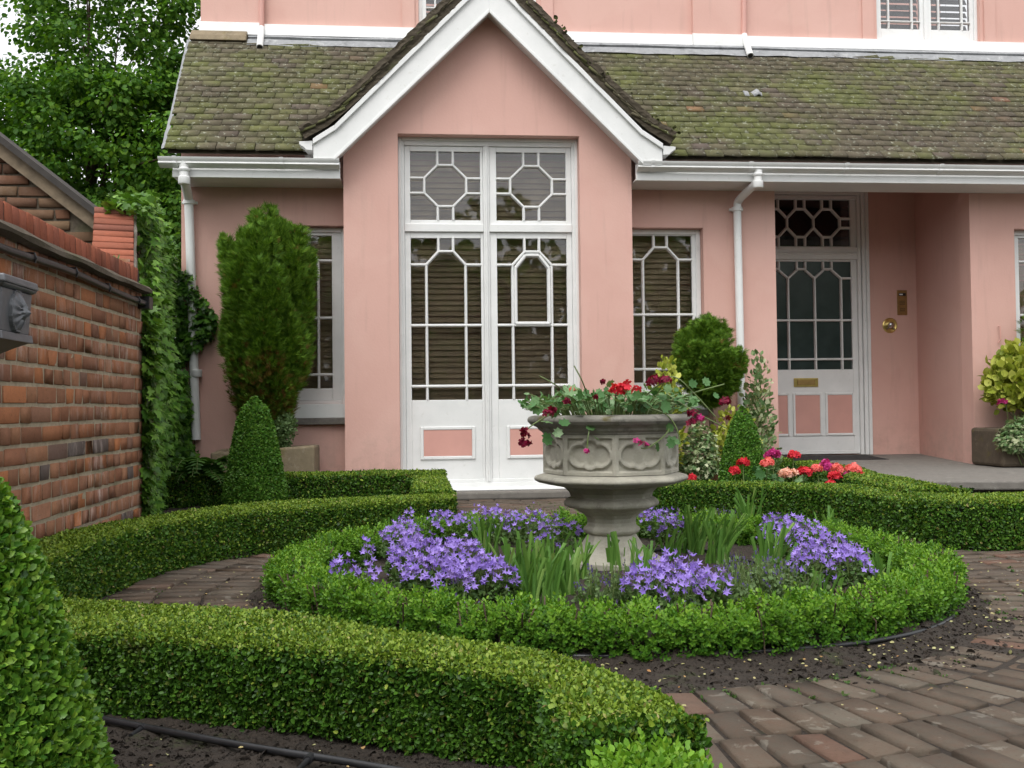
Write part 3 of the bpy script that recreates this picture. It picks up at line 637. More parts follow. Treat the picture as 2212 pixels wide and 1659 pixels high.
def frame_rect(mb, x0, x1, z0, z1, w, y0, y1, wb=None, wt=None):
    wb = w if wb is None else wb; wt = w if wt is None else wt
    mb.box(x0, x0+w, y0, y1, z0, z1); mb.box(x1-w, x1, y0, y1, z0, z1); mb.box(x0+w, x1-w, y0+.001, y1, z1-wt, z1); mb.box(x0+w, x1-w, y0+.001, y1, z0, z0+wb)
def pane(x0, x1, z0, z1, y, parent, m=GLASS):
    MB().box(x0, x1, y, y+.004, z0, z1).build('pane', m, parent)
def blind(x0, x1, z0, z1, y, parent, pitch=.052, m=None):
    mb = MB(); n = int((z1-z0)/pitch); k_ = pitch/.052
    for i in range(n+1):
        z = z1-i*pitch; ti = radians(62+rng.normal(0, 1.5)); dy, dz = cos(ti)*.0282*k_, sin(ti)*.0282*k_; o = rng.normal(0, .0015)
        mb.add([(x0, y+dy, z+dz+o), (x1, y+dy, z+dz+o), (x1, y-dy, z-dz+o), (x0, y-dy, z-dz+o), (x0, y+dy+.003, z+dz+o+.002), (x1, y+dy+.003, z+dz+o+.002), (x1, y-dy+.003, z-dz+o+.002), (x0, y-dy+.003, z-dz+o+.002)], [(0, 1, 2, 3), (7, 6, 5, 4), (3, 2, 6, 7), (4, 5, 1, 0)])
    for u in (.18, .5, .82): mb.box(x0+(x1-x0)*u-.001, x0+(x1-x0)*u+.001, y-.034, y-.032, z0, z1)
    mb.build('blind', m or BLIND, parent)
GBLIND = plain('grey_blind', (.10, .10, .095), .6, .1, 3)
# french windows in the gable
yf = YG+.13
mb = MB(); frame_rect(mb, fx0, fx1, fz0, fz1, .055, yf, yf+.12, wb=.05, wt=.07)
cx_ = ax(1051, 480, yf); zt0, zt1 = az(1055, 501, yf), az(1055, 484, yf)
mb.box(cx_-.028, cx_+.028, yf+.002, yf+.118, fz0+.05, fz1-.07)
mb.box(fx0+.055, cx_-.028, yf-.004, yf+.116, zt0, zt1); mb.box(cx_+.028, fx1-.055, yf-.004, yf+.116, zt0, zt1)
mb.box(cx_-.008, cx_+.008, yf-.016, yf+.001, fz0+.06, fz1-.07)
fr_w = mb.build('french_window', WHITE, house, bevel=.005)
mb = MB(); frame_rect(mb, fx0-.001, fx1+.001, fz0-.01, fz1+.001, .03, yf-.02, yf-.001, wb=.02); mb.build('architrave', WHITE, fr_w, bevel=.006)
MB().box(fx0-.03, fx1+.03, YG-.03, yf+.1, fz0-.014, fz0-.0).build('sill', WHITE, fr_w, bevel=.006)
GXL = [(ax(888, 650, yf), ax(1040, 650, yf)), (ax(1075, 650, yf), ax(1226, 650, yf))]
gz = [(az(1050, 863, yf), az(1050, 514, yf)), (az(1050, 475, yf), az(1050, 327, yf))]
zb = fz0+.05
for k, (g0, g1) in enumerate(GXL):
    s0, s1 = (fx0+.056, cx_-.029) if k == 0 else (cx_+.029, fx1-.056)
    # lower leaf
    mb = MB(); z0, z1 = gz[0]; mb.box(s0, g0, yf+.02, yf+.07, zb, zt0-.001); mb.box(g1, s1, yf+.02, yf+.07, zb, zt0-.001); mb.box(g0, g1, yf+.021, yf+.07, z1, zt0-.001); mb.box(g0, g1, yf+.021, yf+.07, zb, z0)
    leaf = mb.build('door_leaf', WHITE, fr_w, bevel=.004)
    pa = head_pattern(g0, g1, z0, z1); bars(pa, .026, yf+.012, yf+.06, leaf)
    if k == 1:     # opening casement with its own thicker frame
        w_, h_ = g1-g0, z1-z0; U = lambda u: g0+u*w_; V = lambda v: z1-v*h_; a_, b__ = .26, .74
        L = [(U(a_), V(.53)), (U(a_), V(.185)), (U(.405), V(.105)), (U(.595), V(.105)), (U(b__), V(.185)), (U(b__), V(.53)), (U(a_), V(.53))]
        bars(list(zip(L[:-1], L[1:])), .034, yf+.004, yf+.055, leaf, name='casement')
    pane(g0-.005, g1+.005, z0-.005, z1+.005, yf+.045, leaf); blind(g0-.03, g1+.03, z0-.05, z1+.05, yf+.16, leaf)
    mb = MB(); m0, m1, n0, n1 = ax(908, 955, yf) if k == 0 else ax(1095, 955, yf), 0, az(1000, 992, yf), az(1000, 921, yf); m1 = m0+(ax(1027, 955, yf)-ax(908, 955, yf))
    frame_rect(mb, m0, m1, n0, n1, .03, yf+.006, yf+.019); mb.build('panel_moulding', WHITE, leaf, bevel=.006)
    MB().box(m0+.031, m1-.031, yf+.012, yf+.0195, n0+.031, n1-.031).build('panel', MPAINTPINK, leaf)
    MB().box(s0, s1, yf+.004, yf+.019, zb, zb+.03).build('kick_board', WHITE, leaf, bevel=.003)
    # upper light
    mb = MB(); u0, u1 = gz[1]; mb.box(s0, g0, yf+.02, yf+.07, zt1, fz1-.071); mb.box(g1, s1, yf+.02, yf+.07, zt1, fz1-.071); mb.box(g0, g1, yf+.021, yf+.07, u1, fz1-.071); mb.box(g0, g1, yf+.021, yf+.07, zt1, u0)
    tl = mb.build('fanlight', WHITE, fr_w, bevel=.004); bars(oct_pattern(g0, g1, u0, u1), .025, yf+.012, yf+.06, tl)
    pane(g0-.005, g1+.005, u0-.005, u1+.005, yf+.045, tl); blind(g0-.03, g1+.03, u0-.05, u1+.03, yf+.16, tl)
def side_window(o, gl, name='window', blinds=True, oy=.09):
    x0, x1, z0, z1 = o; y = YM+oy; mb = MB(); frame_rect(mb, x0+.002, x1-.002, z0, z1-.002, .045, y, y+.09, wb=.03)
    f = mb.build(name, WHITE, house, bevel=.005); a, b, c, d = gl
    mb = MB(); mb.box(x0+.046, a, y+.02, y+.06, z0+.031, z1-.046); mb.box(b, x1-.046, y+.02, y+.06, z0+.031, z1-.046); mb.box(a, b, y+.021, y+.06, z0+.031, c); mb.box(a, b, y+.021, y+.06, d, z1-.046)
    s = mb.build('sash', WHITE, f, bevel=.004); bars(head_pattern(a, b, c, d, .165, .54, .91), .025, y+.012, y+.05, f)
    pane(a-.005, b+.005, c-.005, d+.005, y+.04, f); blind(a-.03, b+.03, c-.04, d+.04, y+.15, f)
    return f
yw_ = YM+.09
lg = (ax(581, 650, yw_), ax(717, 650, yw_), az(690, 839, yw_), az(690, 508, yw_)); f = side_window(lw, lg)
MB().box(lw[0]-.03, lw[1], YM-.02, YM+.1, az(690, 903, YM), lw[2]-.001).build('apron_board', WHITE, f, bevel=.004)
MB().box(lw[0]-.06, lw[1], YM-.06, YM-.0015, az(690, 917, YM), az(690, 903, YM)-.001).build('sill', SLAB, f, bevel=.006)
rg = (ax(1361, 650, yw_), ax(1497, 650, yw_), az(1440, 826, yw_), az(1440, 508, yw_)); f = side_window((rw[0], rw[1], rw[2]+.05, rw[3]), rg)
MB().box(rw[0], rw[1]+.03, YM-.02, YM+.1, rw[2]-.09, rw[2]+.049).build('apron_board', WHITE, f, bevel=.004)
MB().box(rw[0], rw[1]+.06, YM-.06, YM-.0015, rw[2]-.15, rw[2]-.091).build('sill', SLAB, f, bevel=.006)
mb = MB(); hp = at(1506, 530, YM+.085); mb.tube([hp+(0, -.012, .03), hp+(.004, -.02, .0), hp+(0, -.012, -.04)], .004, 6); mb.build('stay_hook', WHITE, f)
g0 = ax(2204, 600, yw_); side_window(fw, (g0, g0+.56, fw[2]+.08, fw[3]-.075))
# upper windows: pairs of casements
for u, nm in ((uw1, 0), (uw2, 1)):
    y = YU+.05; mb = MB(); frame_rect(mb, u[0], u[1], u[2], u[3], .035, y, y+.1, wb=.03); c = (u[0]+u[1])/2; mb.box(c-.02, c+.02, y+.002, y+.1, u[2]+.03, u[3]-.035)
    f = mb.build('upper_window', WHITE, house, bevel=.004)
    for a, b in ((u[0]+.035, c-.02), (c+.02, u[1]-.035)):
        mb = MB(); w_ = .045; wb_ = .115; frame_rect(mb, a+.001, b-.001, u[2]+.031, u[3]-.036, w_, y+.015, y+.06, wb=wb_)
        s = mb.build('sash', WHITE, f, bevel=.004); A, B, C_, D = a+w_, b-w_, u[2]+.031+wb_, u[3]-.036-w_
        W = B-A; bars([((A+.2*W, C_), (A+.2*W, D)), ((B-.2*W, C_), (B-.2*W, D)), ((A, C_+.085), (B, C_+.085)), ((A, D-.3), (B, D-.3))], .02, y+.008, y+.05, s)
        pane(A-.004, B+.004, C_-.004, D+.004, y+.035, s); blind(A-.03, B+.03, C_-.05, D, y+.14, s, .075, GBLIND)
# front door set in the porch
yd = YD+.02; LZ = .262
mb = MB()
for i, (w_, y0) in enumerate(((.035, yd-.055), (.075, yd-.035), (.12, yd-.018))):
    mb.box(dx1-w_, dx1-(w_-.04 if i else 0), y0, yd+.1, LZ, dz1); mb.box(dx0+(w_-.04 if i else 0), dx0+w_, y0, yd+.1, LZ, dz1); mb.box(dx0+w_, dx1-w_, y0+.001, yd+.1, dz1-w_, dz1-(w_-.04 if i else 0))
ztb0, ztb1 = az(1760, 560, YD), az(1760, 533, YD); mb.box(dx0+.12, dx1-.12, yd-.016, yd+.1, ztb0, ztb1); mb.box(dx0+.12, dx1-.12, yd-.03, yd+.1, ztb0+.05, ztb0+.075)
dfr = mb.build('front_door', WHITE, house, bevel=.006)
a, b = dx0+.121, dx1-.121
gx0, gx1 = ax(1626, 680, YD), ax(1843, 680, YD); gzb, gzt = az(1760, 798, YD), az(1760, 564, YD)
pc = [ax(q, 900, YD) for q in (1677, 1747, 1817)]; pw = (ax(1850, 900, YD)-ax(1787, 900, YD)); pz0, pz1 = az(1800, 941, YD), az(1800, 848, YD)
mb = MB(); mb.box(a, gx0, yd+.01, yd+.055, LZ+.05, ztb0-.001); mb.box(gx1, b, yd+.01, yd+.055, LZ+.05, ztb0-.001); mb.box(gx0, gx1, yd+.011, yd+.055, gzt, ztb0-.001); mb.box(gx0, gx1, yd+.011, yd+.055, LZ+.05, gzb)
mb.box(a, b, yd+.004, yd+.05, LZ+.012, LZ+.05)
dl = mb.build('door_leaf', WHITE, dfr, bevel=.003)
for c in pc:
    mb = MB(); frame_rect(mb, c-pw/2, c+pw/2, pz0, pz1, .026, yd-.004, yd+.0095); mb.build('panel_moulding', WHITE, dl, bevel=.006)
    MB().box(c-pw/2+.027, c+pw/2-.027, yd+.004, yd+.0095, pz0+.027, pz1-.027).build('panel', MPAINTPINK, dl)
def tri_oct(x0, x1, z0, z1, cols, full):
    S = []; hgt = z1-z0
    m = (x1-x0-3*cols)/2
    X0 = [x0+m+i*cols for i in range(4)]
    if full:      # door light: three octagon-headed columns between margin lights
        t, h1, mid, bt = .07, .155, .545, .905; V = lambda v: z1-v*hgt
        for i in range(4): S.append(((X0[i], V(h1)), (X0[i], V(1))))
        S += [((x0, V(h1)), (X0[0], V(h1))), ((X0[3], V(h1)), (x1, V(h1))), ((x0, V(mid)), (x1, V(mid))), ((x0, V(bt)), (x1, V(bt)))]
        for i in range(3):
            c = (X0[i]+X0[i+1])/2; q = cols*.16; S += [((X0[i], V(h1)), (c-q, V(t+.01))), ((X0[i+1], V(h1)), (c+q, V(t+.01))), ((c-q, V(t)), (c+q, V(t))), ((c-q, V(0)), (c-q, V(t))), ((c+q, V(0)), (c+q, V(t)))]
    else:
        V = lambda v: z1-v*hgt
        for i in range(3):
            c = (X0[i]+X0[i+1])/2; q = cols*.17; L, R = X0[i], X0[i+1]
            O = [(c-q, V(.20)), (c+q, V(.20)), (R, V(.40)), (R, V(.60)), (c+q, V(.80)), (c-q, V(.80)), (L, V(.60)), (L, V(.40)), (c-q, V(.20))]
            S += list(zip(O[:-1], O[1:]))+[((c-q, V(0)), (c-q, V(.2))), ((c+q, V(0)), (c+q, V(.2))), ((c-q, V(.8)), (c-q, V(1))), ((c+q, V(.8)), (c+q, V(1)))]
        for v_ in (.4, .6): S += [((x0, V(v_)), (X0[0], V(v_))), ((X0[3], V(v_)), (x1, V(v_)))]
    return S
cw = (ax(1821, 650, YD)-ax(1706.5, 650, YD))/2
bars(tri_oct(gx0, gx1, gzb, gzt, cw, True), .026, yd+.002, yd+.05, dl); pane(gx0-.004, gx1+.004, gzb-.004, gzt+.004, yd+.035, dl, OBSC)
tz0, tz1 = az(1760, 531, YD), az(1760, 430, YD); mb = MB(); mb.box(a, gx0, yd+.01, yd+.055, ztb1, dz1-.121); mb.box(gx1, b, yd+.01, yd+.055, ztb1, dz1-.121); mb.box(gx0, gx1, yd+.011, yd+.055, tz1, dz1-.121); mb.box(gx0, gx1, yd+.011, yd+.055, ztb1, tz0)
tf_ = mb.build('fanlight', WHITE, dfr, bevel=.003); bars(tri_oct(gx0, gx1, tz0, tz1, cw, False), .028, yd+.002, yd+.05, tf_); pane(gx0-.004, gx1+.004, tz0-.004, tz1+.004, yd+.035, tf_, DGLASS)
MB().box(dx0+.12, dx1-.12, yd+.4, yd+.41, LZ, dz1).build('dark_hall', DARK, dfr)
lx, lz_ = ax(1743, 826, YD), az(1743, 826, YD); mb = MB(); mb.box(lx-.137, lx+.137, yd-.002, yd+.0095, lz_-.048, lz_+.048); lp = mb.build('letter_plate', BRASS, dl, bevel=.004)
mb = MB(); mb.box(lx-.10, lx+.10, yd-.010, yd-.0025, lz_-.026, lz_+.026); mb.box(lx-.055, lx+.055, yd-.014, yd-.0105, lz_-.006, lz_+.008); mb.build('letter_flap', BRASSD, lp, bevel=.004)
# entry phone plate and round bell on the porch wall
ix, iz = ax(1948, 654, YD), az(1948, 654, YD); hw, hh_ = .056, .137
ip = MB().box(ix-hw, ix+hw, YD-.012, YD-.002, iz-hh_, iz+hh_).build('entry_phone', BRASSD, house, bevel=.002)
mb = MB(); mb.box(ix-.040, ix+.04, YD-.016, YD-.0125, iz+.075, iz+.105); mb.build('name_window', DARK, ip)
MB().box(ix-.034, ix+.004, YD-.018, YD-.0165, iz+.083, iz+.097).build('name_card', WHITE, ip)
mb = MB()
for i in range(3):
    for j in range(7): mb.box(ix-.03+j*.009, ix-.026+j*.009, YD-.014, YD-.0125, iz+.01-i*.018, iz+.022-i*.018)
for i in range(2):
    for j in range(6): mb.box(ix-.028+j*.01, ix-.024+j*.01, YD-.014, YD-.0125, iz-.075-i*.022, iz-.060-i*.022)
mb.build('speaker_slots', BRONZE if 'BRONZE' in globals() else BARK, ip)
bx, bz_ = ax(1922, 703, YD), az(1922, 703, YD)
def disc(mb, c, prof, n=28):        # lathe about the -y axis
    v = [(c[0]+r*cos(2*pi*k/n), c[1]-h, c[2]+r*sin(2*pi*k/n)) for r, h in prof for k in range(n)]
    f = [(i*n+k, (i+1)*n+k, (i+1)*n+(k+1) % n, i*n+(k+1) % n) for i in range(len(prof)-1) for k in range(n)]; f.append(tuple(range((len(prof)-1)*n, len(prof)*n))); mb.add(v, f)
mb = MB(); disc(mb, (bx, YD, bz_), [(.084, 0), (.084, .006), (.072, .013), (.06, .008), (.04, .008)]); be = mb.build('door_bell', BRASS, house, smooth=True)
mb = MB(); disc(mb, (bx, YD-.008, bz_), [(.038, 0), (.04, .02), (.026, .042), (.01, .046)], 18)
for s in (-1, 1): mb.tube([(bx+s*.02, YD-.02, bz_-.02), (bx+s*.045, YD-.028, bz_-.045)], .007, 8)
mb.build('bell_push', SILVER, be, smooth=True)
# stone step in front of the french windows
mb = MB(); sx0, sx1 = fx0-.16, fx1+.18
mb.box(sx0, sx1, YG-.13, YG+.1, .0, fz0-.015); mb.build('stone_step', SLAB, house, bevel=.018)

# ================================================================ GROUND, PATHS, LANDING
RCn = np.array([.85, 4.55]); RO, RI = 1.51, 1.285         # ring hedge
FB = [(-1.62, 3.62), (-1.30, 3.42), (-1.15, 3.32), (-.83, 3.2), (-.42, 3.0), (-.01, 2.68), (.30, 2.42), (.47, 2.16), (.52, 2.0), (.53, 1.84)]       # front hedge, side of the path
FF = [(-1.75, 3.22), (-1.38, 3.05), (-1.12, 2.90), (-.90, 2.79), (-.58, 2.64), (-.22, 2.50), (.08, 2.30), (.225, 2.175), (.246, 2.15), (.258, 2.12), (.264, 2.0), (.266, 1.84)]  # front hedge, near side
MI = [(-1.30, 3.30), (-1.40, 3.95), (-1.41, 4.5), (-1.22, 5.25), (-.8, 5.68), (-.3, 5.90), (.20, 6.12)]
MO = [(-1.55, 3.30), (-1.65, 3.95), (-1.63, 4.6), (-1.43, 5.42), (-.95, 6.02), (-.35, 6.27), (.20, 6.42)]
left_bed = np.array(MI+[(.2, 8.5), (-2.4, 8.9), (-2.4, 3.3)])
front_bed = np.array([(-3, 3.3), (-1.7, 3.5)]+FB[1:]+[(.5, 1.0), (-3, 1.0)])
AF = [(1.66, 6.86), (2.1, 6.80), (2.45, 6.62), (2.68, 6.2), (2.76, 5.6), (2.78, 5.35)]; BF = [(2.75, 5.22), (3.2, 5.08), (4.6, 4.85)]
right_bed = np.array([(1.66, 6.9), (2.5, 6.72), (2.76, 6.3), (2.76, 5.3), (3.2, 5.15), (4.6, 4.9), (7, 4.9), (7, 9.2), (1.66, 9.2)])
landing_poly = [(3.78, 9.2), (3.62, 8.6), (3.55, 7.35), (4.3, 7.15), (8.4, 6.7), (8.4, 9.2)]
def soil_h(x, y):
    x = np.asarray(x, float); y = np.asarray(y, float); p = np.stack([x, y, 0*x], -1)
    n = .010*wob(p, 9.)+.008*wob(p, 23.)+.007*wob(p[..., [1, 0, 2]], 51.)+.005*wob(p, 97.)
    d = np.hypot(x-RCn[0], y-RCn[1]); h = np.full(x.shape, .0)
    t = np.clip((1.61-d)/.15, 0, 1); h = h+(.028+.015*np.clip((1.2-d)/.6, 0, 1))*t
    lb = inside(left_bed, x, y); h = np.where(lb, .055, h); fb = inside(front_bed, x, y); h = np.where(fb, .0, h); rb_ = inside(right_bed, x, y); h = np.where(rb_, .04, h)
    amp = np.where(lb | fb | rb_, 1., np.where(d < 1.7, .8, .12)); return h+n*amp
def grid_mesh(x0, x1, y0, y1, st):
    xs, ys = np.arange(x0, x1+1e-6, st), np.arange(y0, y1+1e-6, st); X, Y = np.meshgrid(xs, ys); Z = soil_h(X, Y)
    V = np.stack([X, Y, Z], -1).reshape(-1, 3); nx = len(xs); i, j = np.meshgrid(np.arange(nx-1), np.arange(len(ys)-1)); a = (j*nx+i).ravel()
    return V, [np.stack([a, a+1, a+nx+1, a+nx], 1)]
V, Fc = grid_mesh(-2.6, 6.0, .9, 9.15, .022); s = npmesh('garden_soil', V, Fc, SOIL, smooth=True); tag(s, kind='structure')
g = MB().box(-90, 90, -60, 160, -1.2, -.06).build('ground', SOIL); tag(g, kind='structure')
# brick path: bricks laid radially in rings round the bed, straight courses to the french windows
PC = np.array([.62, 4.50]); pos = []; Rm = []; S = []
def soil_edge(x, y):      # True where the path starts
    d = np.hypot(x-RCn[0], y-RCn[1]); th = atan2(y-RCn[1], x-RCn[0]); dd = np.hypot(x-PC[0], y-PC[1])
    near = -2.4 < th < -.2
    return d > RO+.04 and (not near or dd > 1.74+.01)
for k in range(-2, 12):
    r0 = 1.76+k*.2055; nb = int(2*pi*(r0+.1)/.0965); a0 = random.random()
    for i in range(nb):
        a = 2*pi*(i+a0)/nb; rc = r0+.099; x, y = PC[0]+rc*cos(a), PC[1]+rc*sin(a)
        if not soil_edge(PC[0]+(r0+.03)*cos(a), PC[1]+(r0+.03)*sin(a)): continue
        if y > 6.35 or x > 5.8 or y < .9: continue
        if inside(left_bed, np.array(x), np.array(y)) or inside(front_bed, np.array(x), np.array(y)) or inside(right_bed, np.array(x), np.array(y)): continue
        e = rng.normal(0, .012); c, s_ = cos(a+e), sin(a+e); tl = rng.normal(0, .007, 2)
        xd = nrm(np.array([c, s_, tl[0]])); yd_ = nrm(np.cross(nrm(np.array([tl[1], 0, 1.])), xd)); zd = np.cross(xd, yd_)
        pos.append((x+rng.normal(0, .003), y+rng.normal(0, .003), -.05+.008*wob((x*2, y*2, 0), 1)+rng.normal(0, .0022))); Rm.append(np.stack([xd, yd_, zd], 1)); S.append((.190+rng.normal(0, .002), 2*pi*(r0+.1)/nb-.0185+rng.normal(0, .002), .062))
for r in range(24):
    for i in range(16):
        x = -.15+.226*i+(r % 2)*.113; y = 6.4+r*.104
        if y > 8.72 or inside(left_bed, np.array(x), np.array(y)) or inside(right_bed, np.array(x), np.array(y)) or x > 1.8: continue
        pos.append((x, y, -.052+rng.normal(0, .002))); Rm.append(np.eye(3)); S.append((.213, .092, .06))
path = stamp('brick_path', T_brick(.013, .03, .07), np.array(pos), np.array(Rm), np.array(S), PAVE, jitter=.0018); tag(path, kind='structure')
# moss and weeds in the path joints
M = 4200; P_ = np.array(pos)[rng.integers(0, len(pos), M)]; ofs = rng.normal(0, 1, (M, 2)); sgn = np.where(rng.uniform(0, 1, M) < .7, 1, 0)
cand = np.array(pos); RR = np.array(Rm); SS = np.array(S); idx = rng.integers(0, len(pos), M)
side = rng.choice([-1, 1], M); along = rng.uniform(-.5, .5, M); lc = np.where(rng.uniform(0, 1, M)[:, None] < .65, np.stack([along*SS[idx, 0], side*(SS[idx, 1]/2+.007), 0*along], 1), np.stack([side*(SS[idx, 0]/2+.006), along*SS[idx, 1], 0*along], 1))
pw_ = cand[idx]+np.einsum('mij,mj->mi', RR[idx], lc); keep = wob(pw_*[1, 1, 0], 3.1) > .05; pw_ = pw_[keep]; pw_[:, 2] = .003
n = len(pw_); k = 7; pp = np.repeat(pw_, k, 0)+rng.normal(0, .006, (n*k, 3))*[1, 1, .15]; dd_ = nrm(rng.normal(0, .7, (n*k, 3))+[0, 0, .8])
o = stamp('joint_weeds', T_LEAF, pp, frames(dd_, rdir(n*k)), rng.uniform(.006, .014, n*k), LCAMP); tag(o, 'tiny green weeds and moss growing in the joints of the brick path', 'weeds', kind='stuff')
# stone landing by the front door
mb = MB(); z1 = [.225 if y < 9.3 else .262 for x, y in landing_poly]; mb.prismz(landing_poly, .15, .218)
mb.prismz([(x+(.10 if x < 4.5 else 0), y+(.22 if y < 8 else 0)) for x, y in landing_poly], -.05, .149)
mb.add([(px0-.1, 9.2, .218), (px1+.1, 9.2, .218), (rb+.1, YD+.02, LZ), (px0-.1, YD+.02, LZ), (px0-.1, 9.2, .0), (px1+.1, 9.2, .0), (rb+.1, YD+.02, 0), (px0-.1, YD+.02, 0)], [(0, 1, 2, 3), (4, 5, 1, 0)])
ld = mb.build('stone_landing', SLAB, bevel=.012); tag(ld, kind='structure')
mx0, mx1 = ax(1672, 990, 10.15), ax(1893, 990, 10.15)
mb = MB(); mb.add([(mx0, 9.86, .244), (mx1, 9.86, .244), (mx1, 10.38, .266), (mx0, 10.38, .266), (mx0, 9.86, .232), (mx1, 9.86, .232), (mx1, 10.38, .25), (mx0, 10.38, .25)], [(0, 1, 2, 3), (4, 5, 1, 0), (5, 6, 2, 1), (7, 4, 0, 3)])
tag(mb.build('door_mat', MAT_, bevel=.003), 'thin black rubber mat lying before the white front door', 'doormat')
mb = MB(); a, b = ax(1700, 1000, 9.5), ax(1930, 1000, 9.5); mb.add([(a, 9.32, .2235), (b, 9.32, .2235), (b, 9.8, .243), (a, 9.8, .243), (a, 9.32, .212), (b, 9.32, .212), (b, 9.8, .22), (a, 9.8, .22)], [(0, 1, 2, 3), (4, 5, 1, 0), (5, 6, 2, 1), (7, 4, 0, 3)])
tag(mb.build('door_step_slab', SLAB), 'thin grey stone slab laid on the landing in front of the mat', 'slab')
# soil crumbs and litter
def crumbs(n, fn):
    p = []; 
    while len(p) < n:
        x, y = fn(); p.append((x, y, 0))
    p = np.array(p); p[:, 2] = soil_h(p[:, 0], p[:, 1]); return p
p1 = crumbs(9000, lambda: (rng.uniform(-1.15, .3), rng.uniform(1.5, 2.62))); th = rng.uniform(-3, .5, 9000); rr = np.minimum(rng.uniform(1.42, 1.84, 9000), np.where(th > -.45, rng.uniform(1.42, 1.60, 9000), 9)); p2 = np.stack([RCn[0]+rr*np.cos(th), RCn[1]+rr*np.sin(th), 0*th], 1); p2[:, 2] = soil_h(p2[:, 0], p2[:, 1])
pp = np.concatenate([p1, p2]); M = len(pp)
o = stamp('soil_crumbs', T_DOME, pp, frames(rdir(M), rdir(M)), np.minimum(rng.gamma(1.7, .0019, M)+.001, .016), SOIL, jitter=.001, smooth=True); tag(o, 'dark crumbs and clods of soil scattered on the beds', 'soil', kind='stuff')
def litter():
    n = 520; th = rng.uniform(-3.1, .6, n); rr = RO+rng.gamma(1.6, .11, n); p = np.stack([RCn[0]+rr*np.cos(th), RCn[1]+rr*np.sin(th), np.full(n, .0)], 1); p[:, 2] = np.maximum(soil_h(p[:, 0], p[:, 1])+.004, .015)
    q = np.stack([rng.uniform(-1.1, .25, 90), rng.uniform(1.6, 2.5, 90), np.full(90, .015)], 1); r = np.stack([rng.uniform(-1.2, -.3, 150), rng.uniform(3.5, 5.2, 150), np.full(150, .018)], 1)
    p = np.concatenate([p, q, r]); n = len(p); d = rdir(n)*[1, 1, .15]; return stamp('fallen_leaves', T_LEAF, p, frames(d, rng.normal(0, .3, (n, 3))+[0, 0, 1]), rng.uniform(.006, .018, n), LITTER)
tag(litter(), 'dry clippings and small leaves fallen round the flower bed', 'fallen leaves', kind='stuff')

# ================================================================ BRICK WALL ON THE LEFT
WX = -1.60; WY0, WY1 = 1.6, 5.95; GA = .0825
wall = empty('brick_garden_wall', (WX, WY1, 0), 'old red brick garden wall with brick-on-edge coping along the left of the garden', 'garden wall')
def bricks(name, parent, mat, org, u, v, n, L, H, gauge, joint=.0165, skip=None, hdr=.8, jit=.0018, length=.235, proud=.009):
    """brickwork on a plane: org + u*along + v*up, n outward"""
    pos, S, RR = [], [], []; rows = int(round(H/gauge))
    for r in range(rows):
        x = -rng.uniform(0, .2)
        while x < L:
            w_ = length*.48 if rng.uniform() < hdr else length; w_ *= rng.uniform(.94, 1.05); a, b = max(x, 0), min(x+w_-joint, L)
            if b-a > .03 and not (skip and skip((a+b)/2, (r+.5)*gauge)):
                c = org+u*((a+b)/2)+v*((r+.5)*gauge+.005*wob((x*1.5, r*.25, 0), 1.5))-n*(.05-rng.normal(0, .0008)); e = rng.normal(0, .006); uu = nrm(u*cos(e)+v*sin(e)); vv = np.cross(n, uu); pos.append(c); S.append((b-a, (gauge-joint)*rng.uniform(.96, 1.03), .05+proud-.0)); RR.append(np.stack([uu, vv, n], 1))
            x += w_
    return stamp(name, T_brick(.015, .035, .07), np.array(pos), np.array(RR), np.array(S), mat, parent, jitter=jit)
U_, V_, NX = np.array([0, 1., 0]), np.array([0, 0, 1.]), np.array([1., 0, 0])
ztopw = 1.50
bricks('brickwork', wall, BRICK, np.array([WX-.012, WY0, ztopw-19*GA+.0]), U_, V_, NX, WY1-WY0, 19*GA, GA)
mb = MB(); mb.box(WX-.24, WX-.0078, WY0, WY1-.004, -.1, ztopw); mb.build('mortar', MORT, wall)
bricks('end_brickwork', wall, BRICK, np.array([WX-.24, WY1+.0, ztopw-19*GA]), np.array([1., 0, 0]), V_, np.array([0, 1., 0]), .235, 19*GA, GA)
# string course of rough mortar, soldier coping laid on a slope, black pipe clipped below
v = []; ys = np.arange(WY0, WY1+.001, .03)
prof = [(WX+.002, ztopw-.012), (WX+.045, ztopw-.004), (WX+.055, ztopw+.015), (WX+.035, ztopw+.032), (WX-.02, ztopw+.05)]
for i, y in enumerate(ys):
    for k, (x, z) in enumerate(prof): v.append((x+.008*wob((y*5, k, 3), 2.2), y, z+.007*wob((y*5, k, 9), 2.4)))
n = len(prof); mb = MB(); mb.add(v, [(i*n+k, (i+1)*n+k, (i+1)*n+k+1, i*n+k+1) for i in range(len(ys)-1) for k in range(n-1)]); mb.build('drip_course', DMORT, wall)
JOINT = plain('dark_joint', (.035, .028, .022), .95, .3, 30)  # dark tone for the gaps between coping and ramp bricks
pos, S, RR = [], [], []; y = WY0+.03
while y < WY1-.03:
    pos.append(np.array([WX-.215, y, ztopw+.088+rng.normal(0, .0012)])); S.append((.0635+rng.normal(0, .0015), .100, .20+rng.normal(0, .0012))); RR.append(np.stack([U_, V_, NX], 1)); y += .0745
stamp('coping', T_brick(.05, .04, .02), np.array(pos), np.array(RR), np.array(S), COPEB, wall, jitter=.0013)
mb = MB(); mb.box(WX-.212, WX-.021, WY0, WY1-.004, ztopw+.001, ztopw+.132); mb.build('coping_bed', JOINT, wall)
hp = [np.array([WX+.03+.006*math.sin(i*1.3), WY0+.1+i*.25, ztopw-.055-.008*math.sin(i*.9)-.01*i/17]) for i in range(18)]
